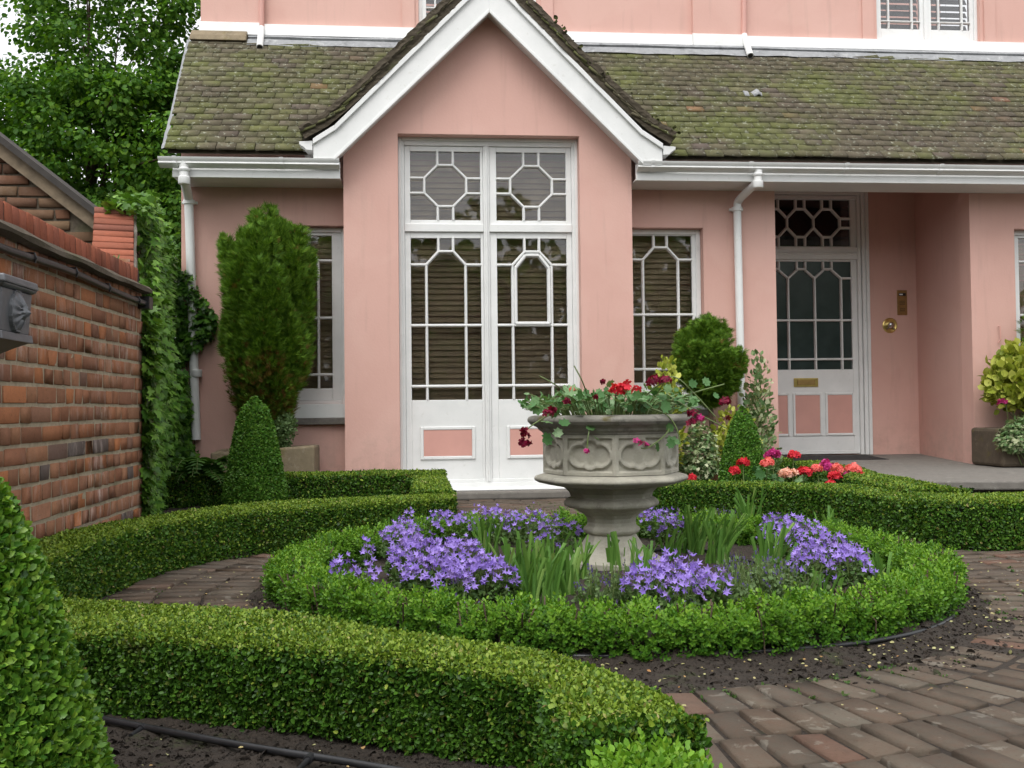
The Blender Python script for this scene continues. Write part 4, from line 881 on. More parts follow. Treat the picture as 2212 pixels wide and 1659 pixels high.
mb = MB(); mb.tube(smooth_line(hp, 2), .016, 10); mb.box(WX-.002, WX+.06, WY1-.09, WY1-.01, ztopw-.10, ztopw-.03); wp = mb.build('wall_pipe', BLACK, wall, smooth=True)
mb = MB()
for i in range(2, 17, 2): c = hp[i]; mb.tube([c+(-.03, -.004, .022), c+(.012, -.004, .020), c+(.02, -.004, 0), c+(.012, -.004, -.02)], .004, 6)
mb.build('pipe_clip', BLACK, wp)
# raised, ramped far end of the wall that runs to the house
P0 = np.array([-1.66, WY1-.05]); P1 = np.array([-1.86, 6.62]); P2 = np.array([-2.27, 9.15])
rampw = empty('ramped_wall', (P1[0], P1[1], 0), 'taller brick wall end with a steep red brick ramped coping, half hidden by ivy', 'garden wall')
rz0, rz1 = 1.50, az(270, 457, 6.62)
def wallseg(A, B, za, zb_, th, mb):
    d = nrm(B-A); n = np.array([d[1], -d[0]]); q = [A, B, B-n*th, A-n*th]; zz = [za, zb_, zb_, za]
    mb.add([(x, y, -.1) for x, y in q]+[(x, y, z) for (x, y), z in zip(q, zz)], [(3, 2, 1, 0), (4, 5, 6, 7)]+[(i, (i+1) % 4, (i+1) % 4+4, i+4) for i in range(4)])
mb = MB(); wallseg(P0, P1, rz0, rz1-.03, .20, mb); wallseg(P1, P2, rz1-.03, rz1, .20, mb); mb.build('mortar', JOINT, rampw)
for A, B, z0_, z1_ in ((P0, P1, rz0, rz1), (P1, P2, rz1, rz1)):
    d = nrm(B-A); n = np.array([d[1], -d[0], 0]); L = np.linalg.norm(B-A)
    bricks('brickwork', rampw, BRICK, np.array([A[0], A[1], 0])+n*-.006, np.array([d[0], d[1], 0]), V_, n, L, 2.2, GA, skip=lambda a, h, L=L, z0_=z0_, z1_=z1_: h > z0_+(z1_-z0_)*a/L-.06)
# ramp coping: bricks on edge across the slope
d3 = np.array([P1[0]-P0[0], P1[1]-P0[1], rz1-rz0]); L = np.linalg.norm(d3); d3 /= L; nh = nrm(np.array([d3[1], -d3[0], 0])); nn3 = nrm(np.cross(nh, d3)); pos, S, RR = [], [], []
ctr = lambda t: np.array([*(P0+(P1-P0)*t), rz0+(rz1-rz0)*t])-nh*.095
nb = 13
for i in range(nb): t = (i+.5)/nb; pos.append(ctr(t)-nn3*.03+nn3*rng.normal(0, .0015)); S.append((.235, L/nb-.013, .055)); RR.append(np.stack([nh, d3, nn3], 1))
stamp('ramp_coping', T_brick(.02, .05, .1), np.array(pos), np.array(RR), np.array(S), COPEB, rampw, jitter=.0012)
v = []
for i in range(30):
    t = i/29; c = ctr(t)+nh*.115
    for k, (a, b) in enumerate(((.0, .02), (.02, -.0), (.025, -.04), (.0, -.10))): v.append(c+nh*(a+.008*wob((i*.6, k, 1), 1.4))+nn3*(b+.01*wob((i*.5, k, 5), 1.4)))
mb = MB(); mb.add(v, [(i*4+k, i*4+k+1, (i+1)*4+k+1, (i+1)*4+k) for i in range(29) for k in range(3)]); mb.build('ramp_mortar', m_mortar('lichened_mortar', (.26, .23, .19)), rampw)

# ---- lead rainwater hopper near the left edge
hp_ = at(38, 665, 3.45); hx0 = WX+.02; HY0, HY1 = 3.36, 3.60; hx1 = ax(82, 600, HY1)-.03; hz1, hz0 = az(60, 603, 3.5), az(60, 738, 3.5)
hop = empty('rain_hopper', (hx0, 3.48, hz0-.3), 'grey lead rainwater hopper with a round lion emblem at the left of the brick wall', 'rainwater hopper')
mb = MB()
def hbox(x1, y0, y1, z0, z1, tb=0, ov=0): mb.add([(hx0, y0, z0), (x1, y0, z0), (x1, y1, z0), (hx0, y1, z0), (hx0, y0-ov, z1), (x1+ov, y0-ov, z1), (x1+ov, y1+ov, z1), (hx0, y1+ov, z1)], [(3, 2, 1, 0), (4, 5, 6, 7), (0, 1, 5, 4), (1, 2, 6, 5), (2, 3, 7, 6), (3, 0, 4, 7)])
H = hz1-hz0; hxm = hx1
hbox(hxm, HY0, HY1, hz0+.028, hz1-.042, 0, .008); mb.build('hopper_box', GREYLEAD, hop, bevel=.004)
mb = MB(); hbox(hxm+.012, HY0-.012, HY1+.012, hz1-.0415, hz1-.028, 0, .012); hbox(hxm+.026, HY0-.026, HY1+.026, hz1-.0275, hz1, 0, -.004); mb.build('hopper_rim', GREYLEAD, hop, bevel=.006)
mb = MB(); hbox(hxm+.012, HY0-.012, HY1+.012, hz0, hz0+.0275, 0, -.004)
n = 8; ring = []
for i in range(n+1):
    t = i/n; s_ = 1-t; cxm = (hx0+hxm)/2; cym = (HY0+HY1)/2; hwx = (hxm-hx0)/2*(.22+.78*s_**2.0); hwy = (HY1-HY0)/2*(.22+.78*s_**2.0); cxx = hx0+hwx*1.0+.0; ring += [(hx0, cym-hwy, hz0-.15*t), (hx0+2*hwx, cym-hwy, hz0-.15*t), (hx0+2*hwx, cym+hwy, hz0-.15*t), (hx0, cym+hwy, hz0-.15*t)]
mb.add(ring, [(i*4+k, i*4+(k+1) % 4, (i+1)*4+(k+1) % 4, (i+1)*4+k) for i in range(n) for k in range(4)]); mb.build('hopper_funnel', GREYLEAD, hop, bevel=.003)
mb = MB(); r_ = .045; mb.tube([(hx0+.05, (HY0+HY1)/2, hz0-.14), (hx0+.05, (HY0+HY1)/2, -.05)], .036, 14)
for z in (hz0-.16, hz0-.40, hz0-.9): mb.tube([(hx0+.05, (HY0+HY1)/2, z), (hx0+.05, (HY0+HY1)/2, z-.03)], .044, 14)
mb.build('downpipe', GREYLEAD, hop, smooth=True)
# emblem facing +x: a raised lion mask in an oval
n = 34; m2 = 26; ey, ez = (HY0+HY1)/2+.0, (hz0+hz1)/2-.005; ry, rz_ = .062, .075; v = []
for i in range(n+1):
    for j in range(m2+1):
        a, b = (i/n*2-1), (j/m2*2-1); rr = sqrt(a*a+b*b); h = 0.
        if rr < 1:
            h = .006+.006*math.exp(-((rr-.93)/.06)**2)
            mane = .016*max(0, 1-(rr/.85)**2)**.5*(1+.28*math.sin(11*atan2(b, a)+3*rr)); face = .014*math.exp(-((a/.30)**2+(b/.42)**2)); nose = .010*math.exp(-((a/.10)**2+((b+.08)/.25)**2)); eye = -.008*(math.exp(-(((a-.17)/.07)**2+((b-.16)/.05)**2))+math.exp(-(((a+.17)/.07)**2+((b-.16)/.05)**2))); mouth = -.010*math.exp(-((a/.18)**2+((b+.36)/.05)**2))
            h += max(0, mane)+face+nose+eye+mouth
        v.append((hxm+.003+h if rr < 1 else hxm-.004, ey+a*ry, ez+b*rz_))
mb = MB(); mb.add(v, [(i*(m2+1)+j, (i+1)*(m2+1)+j, (i+1)*(m2+1)+j+1, i*(m2+1)+j+1) for i in range(n) for j in range(m2)]); mb.build('lion_emblem', GREYLEAD, hop, smooth=True)

# ---- brown brick outbuilding behind the wall
OY = 7.6; ob = empty('brick_outbuilding', (-3.2, OY, 0), 'brown brick outbuilding with sloping timber verge behind the garden wall', 'outbuilding')
A = at(-60, 255, OY); B = at(239, 485, OY); sl2 = (B[2]-A[2])/(B[0]-A[0])
zz = lambda x: A[2]+sl2*(x-A[0]); xr = B[0]; xl = -4.6
mb = MB(); mb.prism([(xl, -.1), (xr-.02, -.1), (xr-.02, zz(xr-.02)-.10), (xl, zz(xl)-.10)], OY+.012, OY+.24); mb.prism([(-9, -.1), (xl-.01, -.1), (xl-.01, zz(xl)-.1), (-9, zz(xl)-.1)], OY+.012, OY+.24); mb.build('wall', DMORT, ob)
bricks('brickwork', ob, OUTB, np.array([xl, OY+.006, .6]), np.array([1., 0, 0]), V_, np.array([0, -1., 0]), xr-xl-.03, 3.4, .082, skip=lambda a, h: .6+h > zz(xl+a)-.15, hdr=.3)
mb = MB(); mb.prism([(xl-.5, zz(xl-.5)-.13), (xr+.03, zz(xr+.03)-.13), (xr+.03, zz(xr+.03)-.02), (xl-.5, zz(xl-.5)-.02)], OY-.05, OY-.02); mb.build('verge_board', WOOD, ob)
mb = MB(); mb.prism([(xl-.5, zz(xl-.5)-.02), (xr+.06, zz(xr+.06)-.02), (xr+.06, zz(xr+.06)+.035), (xl-.5, zz(xl-.5)+.035)], OY-.10, OY+.5); mb.build('roof', plain('dark_slate', (.035, .03, .026), .8, .3, 10, .6, 40), ob)

# ================================================================ HEDGES AND TOPIARY
def tmpl_sprig(n=5, base=T_LEAF, ln=1.0):
    v = []; f = []
    def put(o, dx, dz, l, tw):      # leaf from o in direction dx (horizontal angle) rising dz
        c, s = cos(dx), sin(dx); e = cos(dz); h = sin(dz); k = len(v)
        for x, y, z in base[0]:
            # leaf axis along (c e, s e, h), blade normal roughly up
            a = np.array([c*e, s*e, h]); b = np.array([-s, c, 0]); q = np.cross(b, a)*-1
            p = np.array(o)+l*(a*y+b*x+q*z*.6); v.append(tuple(p))
        for q in base[1]: f.append(tuple(i+k for i in q))
    for i in range(n):
        t = i/n; a = i*pi/2+.3
        put((0, 0, t*1.6), a, .35+t*.7, .62-.12*t, 0); put((0, 0, t*1.6), a+pi, .35+t*.7, .62-.12*t, 0)
    put((0, 0, 1.6), .4, 1.2, .5, 0)
    V = np.array(v)[:, [0, 2, 1]]; V[:, 2] *= 1       # growth along +y
    return V, f
T_SPRIG = tmpl_sprig(4)
def hedge_points(A, B, h, n, r=.045, endf=1., lobes=0.):
    A = smooth_line(A, 3); B = smooth_line(B, 3)
    res = lambda P: np.stack([np.interp(np.linspace(0, 1, 240), np.concatenate([[0], np.cumsum(np.linalg.norm(np.diff(P, axis=0), axis=1))])/np.sum(np.linalg.norm(np.diff(P, axis=0), axis=1)), P[:, k]) for k in (0, 1)], 1)
    A, B = res(A), res(B); L = np.linalg.norm(np.diff((A+B)/2, axis=0), axis=1).sum(); W = np.linalg.norm(B-A, axis=1); w0 = W.mean()
    area = L*(2*h+w0); cap = 2*w0*h; nc = int(n*cap/(area+cap)); ns = n-nc
    pos, nor, kk = [], [], []
    u = rng.uniform(0, 238.99, ns); i = u.astype(int); f_ = (u-i)[:, None]; a = A[i]*(1-f_)+A[i+1]*f_; b = B[i]*(1-f_)+B[i+1]*f_; w_ = np.linalg.norm(b-a, axis=1); lat = (b-a)/w_[:, None]
    s = rng.uniform(0, 1, ns)*(2*h+w_); x = np.where(s < h, 0, np.where(s < h+w_, s-h, w_)); z = np.where(s < h, s, np.where(s < h+w_, h, 2*h+w_-s)); nx = np.where(s < h, -1., np.where(s < h+w_, 0, 1.)); nz = np.where((s >= h) & (s < h+w_), 1., 0)
    cx_ = np.clip(x, r, w_-r); cz = np.minimum(z, h-r); dx, dz = x-cx_, z-cz; m = (np.abs(dx) > 1e-6) & (dz > 1e-6); q = np.hypot(dx, dz)+1e-9
    x = np.where(m, cx_+dx/q*r, x); z = np.where(m, cz+dz/q*r, z); nx = np.where(m, dx/q, nx); nz = np.where(m, dz/q, nz)
    P = np.concatenate([a+lat*x[:, None], z[:, None]], 1); Nn = np.concatenate([lat*nx[:, None], nz[:, None]], 1)
    pos.append(P); nor.append(Nn); kk.append(z/h)
    for e, (i0, i1) in enumerate(((0, 1), (239, 238))):
        t = (A[i0]+B[i0]-A[i1]-B[i1]); t /= np.linalg.norm(t); m_ = nc//2; q = rng.uniform(0, 1, (m_, 2)); P = np.concatenate([A[i0]+(B[i0]-A[i0])*q[:, :1], q[:, 1:]*h], 1)
        pos.append(P); nor.append(np.tile([t[0], t[1], 0], (m_, 1))); kk.append(q[:, 1])
    P, Nn, K = np.concatenate(pos), nrm(np.concatenate(nor)), np.concatenate(kk)
    return P, Nn, K, A, B
def core(name, A, B, h, inset, m, parent, z0=-.05):
    mid = (A+B)/2; mb = MB(); w_ = (B-A); L = np.linalg.norm(w_, axis=1)[:, None]; d = w_/L; a = A+d*inset; b = B-d*inset; idx = list(range(2, 238, 4)); v = []
    for i in idx: v += [(*a[i], z0), (*a[i], h-inset), (*b[i], h-inset), (*b[i], z0)]
    n = len(idx); f = [(i*4+k, (i+1)*4+k, (i+1)*4+k+1, i*4+k+1) for i in range(n-1) for k in range(3)]+[(0, 1, 2, 3), ((n-1)*4+3, (n-1)*4+2, (n-1)*4+1, (n-1)*4)]
    mb.add(v, f); return mb.build(name, m, parent)
def hedge(label, A, B, h, n, size, z0=0., mat=LBOX, topf=.8, sidef=.10, fuzz=.012, wobble=.012, base_gap=.35, group=None):
    P, Nn, K, A_, B_ = hedge_points(A, B, h, n); c = (A_+B_).mean(0)/2
    root = empty('box_hedge', (c[0], c[1], z0), label, 'hedge', group)
    wb = wobble*wob(P, 4.)+wobble*.5*wob(P, 17.); P = P+Nn*wb[:, None]
    dep = rng.exponential(fuzz, n if False else len(P)); P = P-Nn*np.minimum(dep, .05)[:, None]+rng.normal(0, .003, P.shape); P[:, 2] += z0
    keep = rng.uniform(0, 1, len(P)) > base_gap*np.clip(1-K*4, 0, 1); P, Nn, K, dep = P[keep], Nn[keep], K[keep], dep[keep]
    M = len(P); d = nrm(Nn*.55+rdir(M)*.9+[0, 0, .35]); up = nrm(Nn+rdir(M)*.55+[0, 0, .25])
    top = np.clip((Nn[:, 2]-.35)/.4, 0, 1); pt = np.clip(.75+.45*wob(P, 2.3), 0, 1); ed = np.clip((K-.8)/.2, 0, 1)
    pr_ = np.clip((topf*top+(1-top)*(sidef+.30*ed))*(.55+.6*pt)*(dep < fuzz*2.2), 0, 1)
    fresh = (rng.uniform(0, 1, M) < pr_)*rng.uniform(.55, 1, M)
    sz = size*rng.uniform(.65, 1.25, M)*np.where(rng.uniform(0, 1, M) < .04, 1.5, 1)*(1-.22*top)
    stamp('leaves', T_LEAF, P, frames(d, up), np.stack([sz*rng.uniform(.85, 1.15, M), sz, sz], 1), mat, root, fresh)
    A2, B2 = A_, B_; o = core('branches', A2, B2, h, .030, TWIG, root); o.location.z = 0
    for vv in o.data.vertices: vv.co.z += z0
    return root
Q = 1.0
hedge('low clipped box hedge nearest the camera with a pale yellow-green top, beside the black hose', FF, FB, .215, int(185000*Q), .0125, 0., wobble=.011, topf=1.0, sidef=.03)  # side faces: older leaves, with their shade also put into the colour
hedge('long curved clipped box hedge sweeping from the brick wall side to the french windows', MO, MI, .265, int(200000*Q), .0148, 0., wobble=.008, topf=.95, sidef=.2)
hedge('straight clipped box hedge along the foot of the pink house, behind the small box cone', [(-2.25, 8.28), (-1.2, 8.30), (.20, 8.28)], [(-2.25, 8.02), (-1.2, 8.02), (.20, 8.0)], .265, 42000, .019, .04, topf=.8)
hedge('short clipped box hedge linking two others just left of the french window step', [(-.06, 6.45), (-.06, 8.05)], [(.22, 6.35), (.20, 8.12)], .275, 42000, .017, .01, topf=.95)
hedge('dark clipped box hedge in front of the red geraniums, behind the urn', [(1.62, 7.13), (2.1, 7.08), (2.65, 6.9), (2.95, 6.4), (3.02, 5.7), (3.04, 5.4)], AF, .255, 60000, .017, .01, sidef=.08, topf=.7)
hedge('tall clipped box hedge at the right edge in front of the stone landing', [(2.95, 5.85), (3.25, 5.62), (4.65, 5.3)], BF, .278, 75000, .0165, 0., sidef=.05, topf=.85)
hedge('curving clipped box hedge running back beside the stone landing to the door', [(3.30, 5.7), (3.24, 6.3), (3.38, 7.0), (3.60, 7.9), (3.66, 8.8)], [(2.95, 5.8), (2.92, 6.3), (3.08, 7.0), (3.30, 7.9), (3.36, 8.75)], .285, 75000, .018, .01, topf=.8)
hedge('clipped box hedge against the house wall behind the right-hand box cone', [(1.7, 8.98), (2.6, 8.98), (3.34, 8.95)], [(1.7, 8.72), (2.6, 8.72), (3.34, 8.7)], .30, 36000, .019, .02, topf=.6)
# fluffy young hedge round the urn bed: little box plants, leafy sprigs
ring = empty('ring_hedge', (RCn[0], RCn[1], 0), 'bright fluffy box hedge planted in a ring round the urn and violet flowers', 'hedge')
M = 19000; th = rng.uniform(0, 2*pi, M); npl = 62; cell = (th/(2*pi)*npl) % 1-.5; pid = (th/(2*pi)*npl).astype(int)
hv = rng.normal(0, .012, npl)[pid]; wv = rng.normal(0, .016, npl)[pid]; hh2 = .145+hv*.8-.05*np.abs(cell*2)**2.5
half = (RO-RI)/2+wv*.6-.035*np.abs(cell*2)**2.; phi = rng.uniform(-.25, pi+.25, M); cr = np.cos(phi); sr = np.sin(phi); e = .62
ox = np.sign(cr)*np.abs(cr)**e*half; oz = np.clip(np.abs(sr)**e*np.where(sr > 0, 1, -1), -.3, 1)
low = rng.uniform(0, 1, M) < .38; zz_ = np.where(low, rng.uniform(.03, .8, M), np.clip(oz, 0, 1))*hh2; ox = np.where(low, np.sign(cr)*half*rng.uniform(.82, 1., M), ox)
rm = (RO+RI)/2+ox+.012*wob(np.stack([th*3, ox, zz_*3], 1), 2.)
jit = rng.exponential(.013, M); rad = np.stack([np.cos(th), np.sin(th), 0*th], 1); Nn = nrm(rad*(ox/half)[:, None]*np.where(low, 1., .8)[:, None]+np.array([0, 0, 1.])*np.where(low, .25, .9)[:, None])
P = np.stack([RCn[0]+rm*np.cos(th), RCn[1]+rm*np.sin(th), .02+zz_], 1)-Nn*(jit+.018)[:, None]
kp = rng.uniform(0, 1, M) > .4*np.clip(1-zz_/.06, 0, 1); P, Nn, zz_, jit, hh2 = P[kp], Nn[kp], zz_[kp], jit[kp], hh2[kp]; M = len(P)
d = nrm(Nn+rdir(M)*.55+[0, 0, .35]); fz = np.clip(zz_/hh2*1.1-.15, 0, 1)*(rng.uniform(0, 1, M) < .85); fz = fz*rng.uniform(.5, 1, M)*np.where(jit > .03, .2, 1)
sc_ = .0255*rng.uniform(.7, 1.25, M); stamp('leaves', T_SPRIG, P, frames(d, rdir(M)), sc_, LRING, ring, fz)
A_ = np.array([RCn+(RI+.055)*np.array([cos(t), sin(t)]) for t in np.linspace(0, 2*pi, 240)]); B_ = np.array([RCn+(RO-.055)*np.array([cos(t), sin(t)]) for t in np.linspace(0, 2*pi, 240)])
v = []; mb = MB()
for i in range(0, 240, 2): v += [(*(A_[i]+0), .035), (*A_[i], .075+.01*sin(i)), (*B_[i], .075+.01*cos(i*1.3)), (*B_[i], .035)]
n = 120; mb.add(v, [(i*4+k, ((i+1) % n)*4+k, ((i+1) % n)*4+k+1, i*4+k+1) for i in range(n) for k in range(3)]); mb.build('branches', TWIG, ring)
mb = MB()
for i in range(npl*4):
    t = rng.uniform(0, 2*pi); r_ = rng.uniform(RI+.03, RO-.02); b = np.array([RCn[0]+r_*cos(t), RCn[1]+r_*sin(t), 0]); mb.tube([b, b+(rng.normal(0, .012), rng.normal(0, .012), .08), b+(rng.normal(0, .03), rng.normal(0, .03), .16)], .003, 5)
mb.build('stems', BARK, ring)

def blob_leaves(root, c, prof, n, size, mat, tpl=T_LEAF, fuzz=.015, wobble=.02, topf=.5, sidef=.3, upbias=.35, outb=.55, coref=.86, coremat=TWIG, wf=5., squash=(1, 1), maxdep=.06, name='leaves', fresh_fn=None, zstr=1.):
    """leaves on a surface of revolution; prof = [(r, z)]"""
    pr_ = np.array(prof, float); seg = np.linalg.norm(np.diff(pr_, axis=0), axis=1); rm_ = (pr_[1:, 0]+pr_[:-1, 0])/2+.01; wgt = seg*rm_; wgt /= wgt.sum(); k = rng.choice(len(seg), n, p=wgt); t = rng.uniform(0, 1, n)
    r = pr_[k, 0]*(1-t)+pr_[k+1, 0]*t; z = pr_[k, 1]*(1-t)+pr_[k+1, 1]*t; dv = (pr_[k+1]-pr_[k]); nr2 = np.stack([dv[:, 1], -dv[:, 0]], 1); nr2 /= np.linalg.norm(nr2, axis=1)[:, None]
    a = rng.uniform(0, 2*pi, n); Nn = np.stack([nr2[:, 0]*np.cos(a), nr2[:, 0]*np.sin(a), nr2[:, 1]], 1); P = np.stack([r*np.cos(a)*squash[0], r*np.sin(a)*squash[1], z], 1)+np.array(c)
    P = P+Nn*(wobble*wob(P*[1, 1, zstr], wf)+wobble*.5*wob(P*[1, 1, zstr], wf*3))[:, None]; dep = rng.exponential(fuzz, n); P = P-Nn*np.minimum(dep, maxdep)[:, None]
    d = nrm(Nn*outb+rdir(n)*.85+[0, 0, upbias]); up = nrm(Nn+rdir(n)*.5+[0, 0, .2]); sz = size*rng.uniform(.65, 1.25, n)
    fresh = (rng.uniform(0, 1, n) < (sidef+(topf-sidef)*np.clip(Nn[:, 2], 0, 1)+.15*wob(P, 7.)))*rng.uniform(.4, 1, n)*(dep < fuzz*2) if fresh_fn is None else fresh_fn(P, Nn, dep)
    stamp(name, tpl, P, frames(d, up), sz, mat, root, fresh)
    if coref:
        MB().lathe([(max(.004, q[0]*coref-.012), q[1]) for q in prof], c, 28).build('branches', coremat, root, smooth=True)
def cone_prof(r, h, tip=.06, n=10, pw=.62):
    P = [(r*.80, .0), (r*.97, h*.06), (r, h*.14)]
    for i in range(1, n+1): t = i/n; P.append((r*(1-t)**pw*(1-.0*t)+0, h*(.14+.86*t)))
    P[-1] = (.003, h); return P
# big cone at the left edge, close to the camera
nc = at(-75, 1300, 1.93); c = (nc[0], nc[1], 0); o = empty('box_cone', c, 'large leafy box cone cut off by the left edge, closest to the camera', 'topiary')
ztip = az(-75, 985, 1.93)
blob_leaves(o, c, cone_prof(.245, ztip, pw=.62), 46000, .0175, LCONE, T_LEAF, .016, .012, .7, .45, upbias=.5, outb=.75)
# small cone in the left bed
bc = at(551, 1000, 7.75); c = (bc[0], bc[1], .05); o = empty('box_cone', c, 'small pointed box cone standing in front of the stone trough', 'topiary')
blob_leaves(o, c, cone_prof(.228, az(551, 860, 7.75)-.05, pw=.44), 30000, .020, LSM, T_LEAF, .012, .007, .6, .45)
# right cone
rc_ = at(1605, 1000, 7.75); c = (rc_[0], rc_[1], .03); o = empty('box_cone', c, 'loose box cone among the red geraniums, right of the urn', 'topiary')
blob_leaves(o, c, cone_prof(.215, az(1605, 878, 7.75)-.03, pw=.55), 24000, .020, LSM, T_LEAF, .016, .014, .6, .4)
# unclipped bright box at the bottom of the picture
c = gd(1400, 1655, .16); o = empty('young_box_shrub', (c[0], c[1]-.08, 0), 'bright green unclipped box shoots at the bottom edge, at the end of the nearest hedge', 'shrub')
M = 900; a = rng.uniform(0, 2*pi, M); r = np.sqrt(rng.uniform(0, 1, M)); P = np.stack([c[0]+.155*r*np.cos(a), c[1]-.05+.15*r*np.sin(a), .175+0*a], 1); P[:, 2] = .20*np.sqrt(np.clip(1-.75*r**2, 0, 1))*rng.uniform(.6, 1.02, M)+.012*wob(P, 14)
Nn = nrm(np.stack([r*np.cos(a), r*np.sin(a), .9+0*a], 1)); stamp('leaves', T_SPRIG, P-Nn*.03, frames(nrm(Nn+rdir(M)*.4), rdir(M)), .027*rng.uniform(.75, 1.2, M), LRING, o, rng.uniform(.5, 1, M))
MB().lathe([(.10, 0), (.11, .05), (.08, .09), (.01, .11)], (c[0], c[1]-.06, 0), 20).build('branches', TWIG, o, smooth=True)

# ================================================================ CONIFERS, TREE, CLIMBERS
def conifer(c, prof, n, size, root, brown, plumes=60, pr=.11, ph=.24, outw=.35):
    """crown built of feathery plumes standing on a surface of revolution"""
    pf = np.array(prof, float); seg = np.linalg.norm(np.diff(pf, axis=0), axis=1); rm_ = (pf[1:, 0]+pf[:-1, 0])/2+.02; wgt = seg*rm_; wgt /= wgt.sum(); k = rng.choice(len(seg), plumes, p=wgt); t = rng.uniform(0, 1, plumes)
    r = pf[k, 0]*(1-t)+pf[k+1, 0]*t; z = pf[k, 1]*(1-t)+pf[k+1, 1]*t; dv = pf[k+1]-pf[k]; nr2 = np.stack([dv[:, 1], -dv[:, 0]], 1); nr2 /= np.linalg.norm(nr2, axis=1)[:, None]
    a = (np.arange(plumes)*2.39996+rng.normal(0, .2, plumes)) % (2*pi); Nn = np.stack([nr2[:, 0]*np.cos(a), nr2[:, 0]*np.sin(a), nr2[:, 1]], 1); s = rng.uniform(.7, 1.25, plumes); inn_ = np.maximum(r-pr*s*rng.uniform(.6, 1.15, plumes), 0)
    C_ = np.stack([c[0]+inn_*np.cos(a), c[1]+inn_*np.sin(a), z], 1); ax_ = nrm(Nn*outw+[0, 0, 1.]+rng.normal(0, .12, (plumes, 3))); m_ = n//plumes; id_ = np.repeat(np.arange(plumes), m_); M = len(id_)
    h = rng.uniform(-1, 1, M); w_ = np.where(h < 0, np.sqrt(1-h**2*.8), (1-h)**.75); d = rdir(M); d = nrm(d-ax_[id_]*np.sum(d*ax_[id_], 1, keepdims=True)); q = rng.uniform(.45, 1., M)**.6
    P = C_[id_]+ax_[id_]*(h*ph*s[id_])[:, None]+d*(w_*pr*s[id_]*q)[:, None]; P += rng.normal(0, .006, P.shape)
    D = nrm(ax_[id_]*.9+d*1.0+rdir(M)*.45); fr_ = (rng.uniform(0, 1, M) < brown(P, d))*rng.uniform(.5, 1, M)
    stamp('foliage', T_SPRAY, P, frames(D, rdir(M)), size*rng.uniform(.55, 1.3, M), LCON, root, fr_)
    MB().lathe([(max(.004, q[0]*.5-.03), q[1]-.06*(i_/len(prof))**2*4) for i_, q in enumerate(prof)], c, 24).build('branches', TWIG, root, smooth=True)
def conifer_old(c, prof, n, size, root, brown, plumes=0, wobble=.04, wf=4., squash=(1, 1)):
    def ff(P, Nn, dep): return (rng.uniform(0, 1, len(P)) < brown(P, Nn))*rng.uniform(.5, 1, len(P))
    blob_leaves(root, c, prof, n, size, LCON, T_SPRAY, .045, wobble, upbias=.95, outb=.75, coref=.66, wf=wf, squash=squash, maxdep=.12, name='foliage', fresh_fn=ff, zstr=.45)
con = at(578, 700, 8.80); tz = az(589, 470, 8.80); c = (con[0], con[1], 0); conf = empty('conifer', c, 'tall bushy upright conifer with browned lower foliage before the left window', 'conifer')
kz = lambda y: az(589, y, 8.8)
prof = [(.12, kz(905)), (.27, kz(850)), (.35, kz(780)), (.37, kz(700)), (.39, kz(620)), (.38, kz(575)), (.29, kz(540)), (.16, kz(515)), (.02, kz(505))]
def br1(P, Nn): t = np.clip((kz(760)-P[:, 2])/.35, 0, 1); return t*.45*(.5+.5*wob(P, 9.)+.3)+.02+.25*((wob(P, 6.) > .9) & (P[:, 2] < kz(600)))
conifer(c, prof, 38000, .072, conf, br1, 150, .105, .23, .25)
M = 2200; tips = [(589, 440, .05), (560, 462, .05), (612, 470, .04), (520, 490, .05), (545, 500, .06), (480, 500, .04), (640, 500, .05), (660, 530, .05), (500, 520, .06), (590, 470, .08)]
PP = []; DD = []
for x, y, r in tips:
    q = at(x, y+3, 8.8+rng.uniform(-.08, .08)); n = 260; t = rng.uniform(0, 1, n)**.7; a = rng.uniform(0, 2*pi, n); rr = r*(1-(1-t)*.95)
    PP.append(np.stack([q[0]+rr*np.cos(a)+(q[0]-c[0])*-.1*t, q[1]+rr*np.sin(a), q[2]-.22*t-.03], 1)); DD.append(np.stack([np.cos(a)*.45, np.sin(a)*.45, np.ones(n)], 1))
PP = np.concatenate(PP); DD = nrm(np.concatenate(DD)+rng.normal(0, .2, PP.shape)); stamp('foliage', T_SPRAY, PP, frames(DD, rdir(len(PP))), rng.uniform(.05, .095, len(PP)), LCON, conf, np.zeros(len(PP)))
mb = MB(); mb.tube([(c[0], c[1], .3), (c[0]+.01, c[1], kz(860))], .035, 8, r1=.025); mb.build('trunk', BARK, conf)
tx0, tx1 = ax(455, 990, 8.62), ax(680, 990, 8.62); tzt = az(660, 963, 8.62)
t_ = empty('stone_trough', ((tx0+tx1)/2, 8.8, 0), 'rough sandstone trough holding the tall conifer against the house wall', 'stone trough')
mb = MB(); tr0, tr1 = 8.60, 9.04
TR = [(tx0, tr0), (tx1, tr0), (tx1, tr1), (tx0, tr1)]; TI = [(tx0+.08, tr0+.07), (tx1-.07, tr0+.06), (tx1-.07, tr1-.06), (tx0+.07, tr1-.06)]; zt4 = [tzt-.045, tzt, tzt-.004, tzt-.03]
mb.add([(x, y, -.02) for x, y in TR]+[(x, y, z) for (x, y), z in zip(TR, zt4)]+[(x, y, z) for (x, y), z in zip(TI, zt4)]+[(x, y, tzt-.12) for x, y in TI], [(3, 2, 1, 0)]+[(i, (i+1) % 4, (i+1) % 4+4, i+4) for i in range(4)]+[(i+4, (i+1) % 4+4, (i+1) % 4+8, i+8) for i in range(4)]+[(i+8, (i+1) % 4+8, (i+1) % 4+12, i+12) for i in range(4)]+[(12, 13, 14, 15)])
mb.build('trough_body', TROUGH, t_, bevel=.018)
MB().box(tx0+.09, tx1-.08, tr0+.075, tr1-.07, tzt-.119, tzt-.05).build('compost', SOIL, t_)
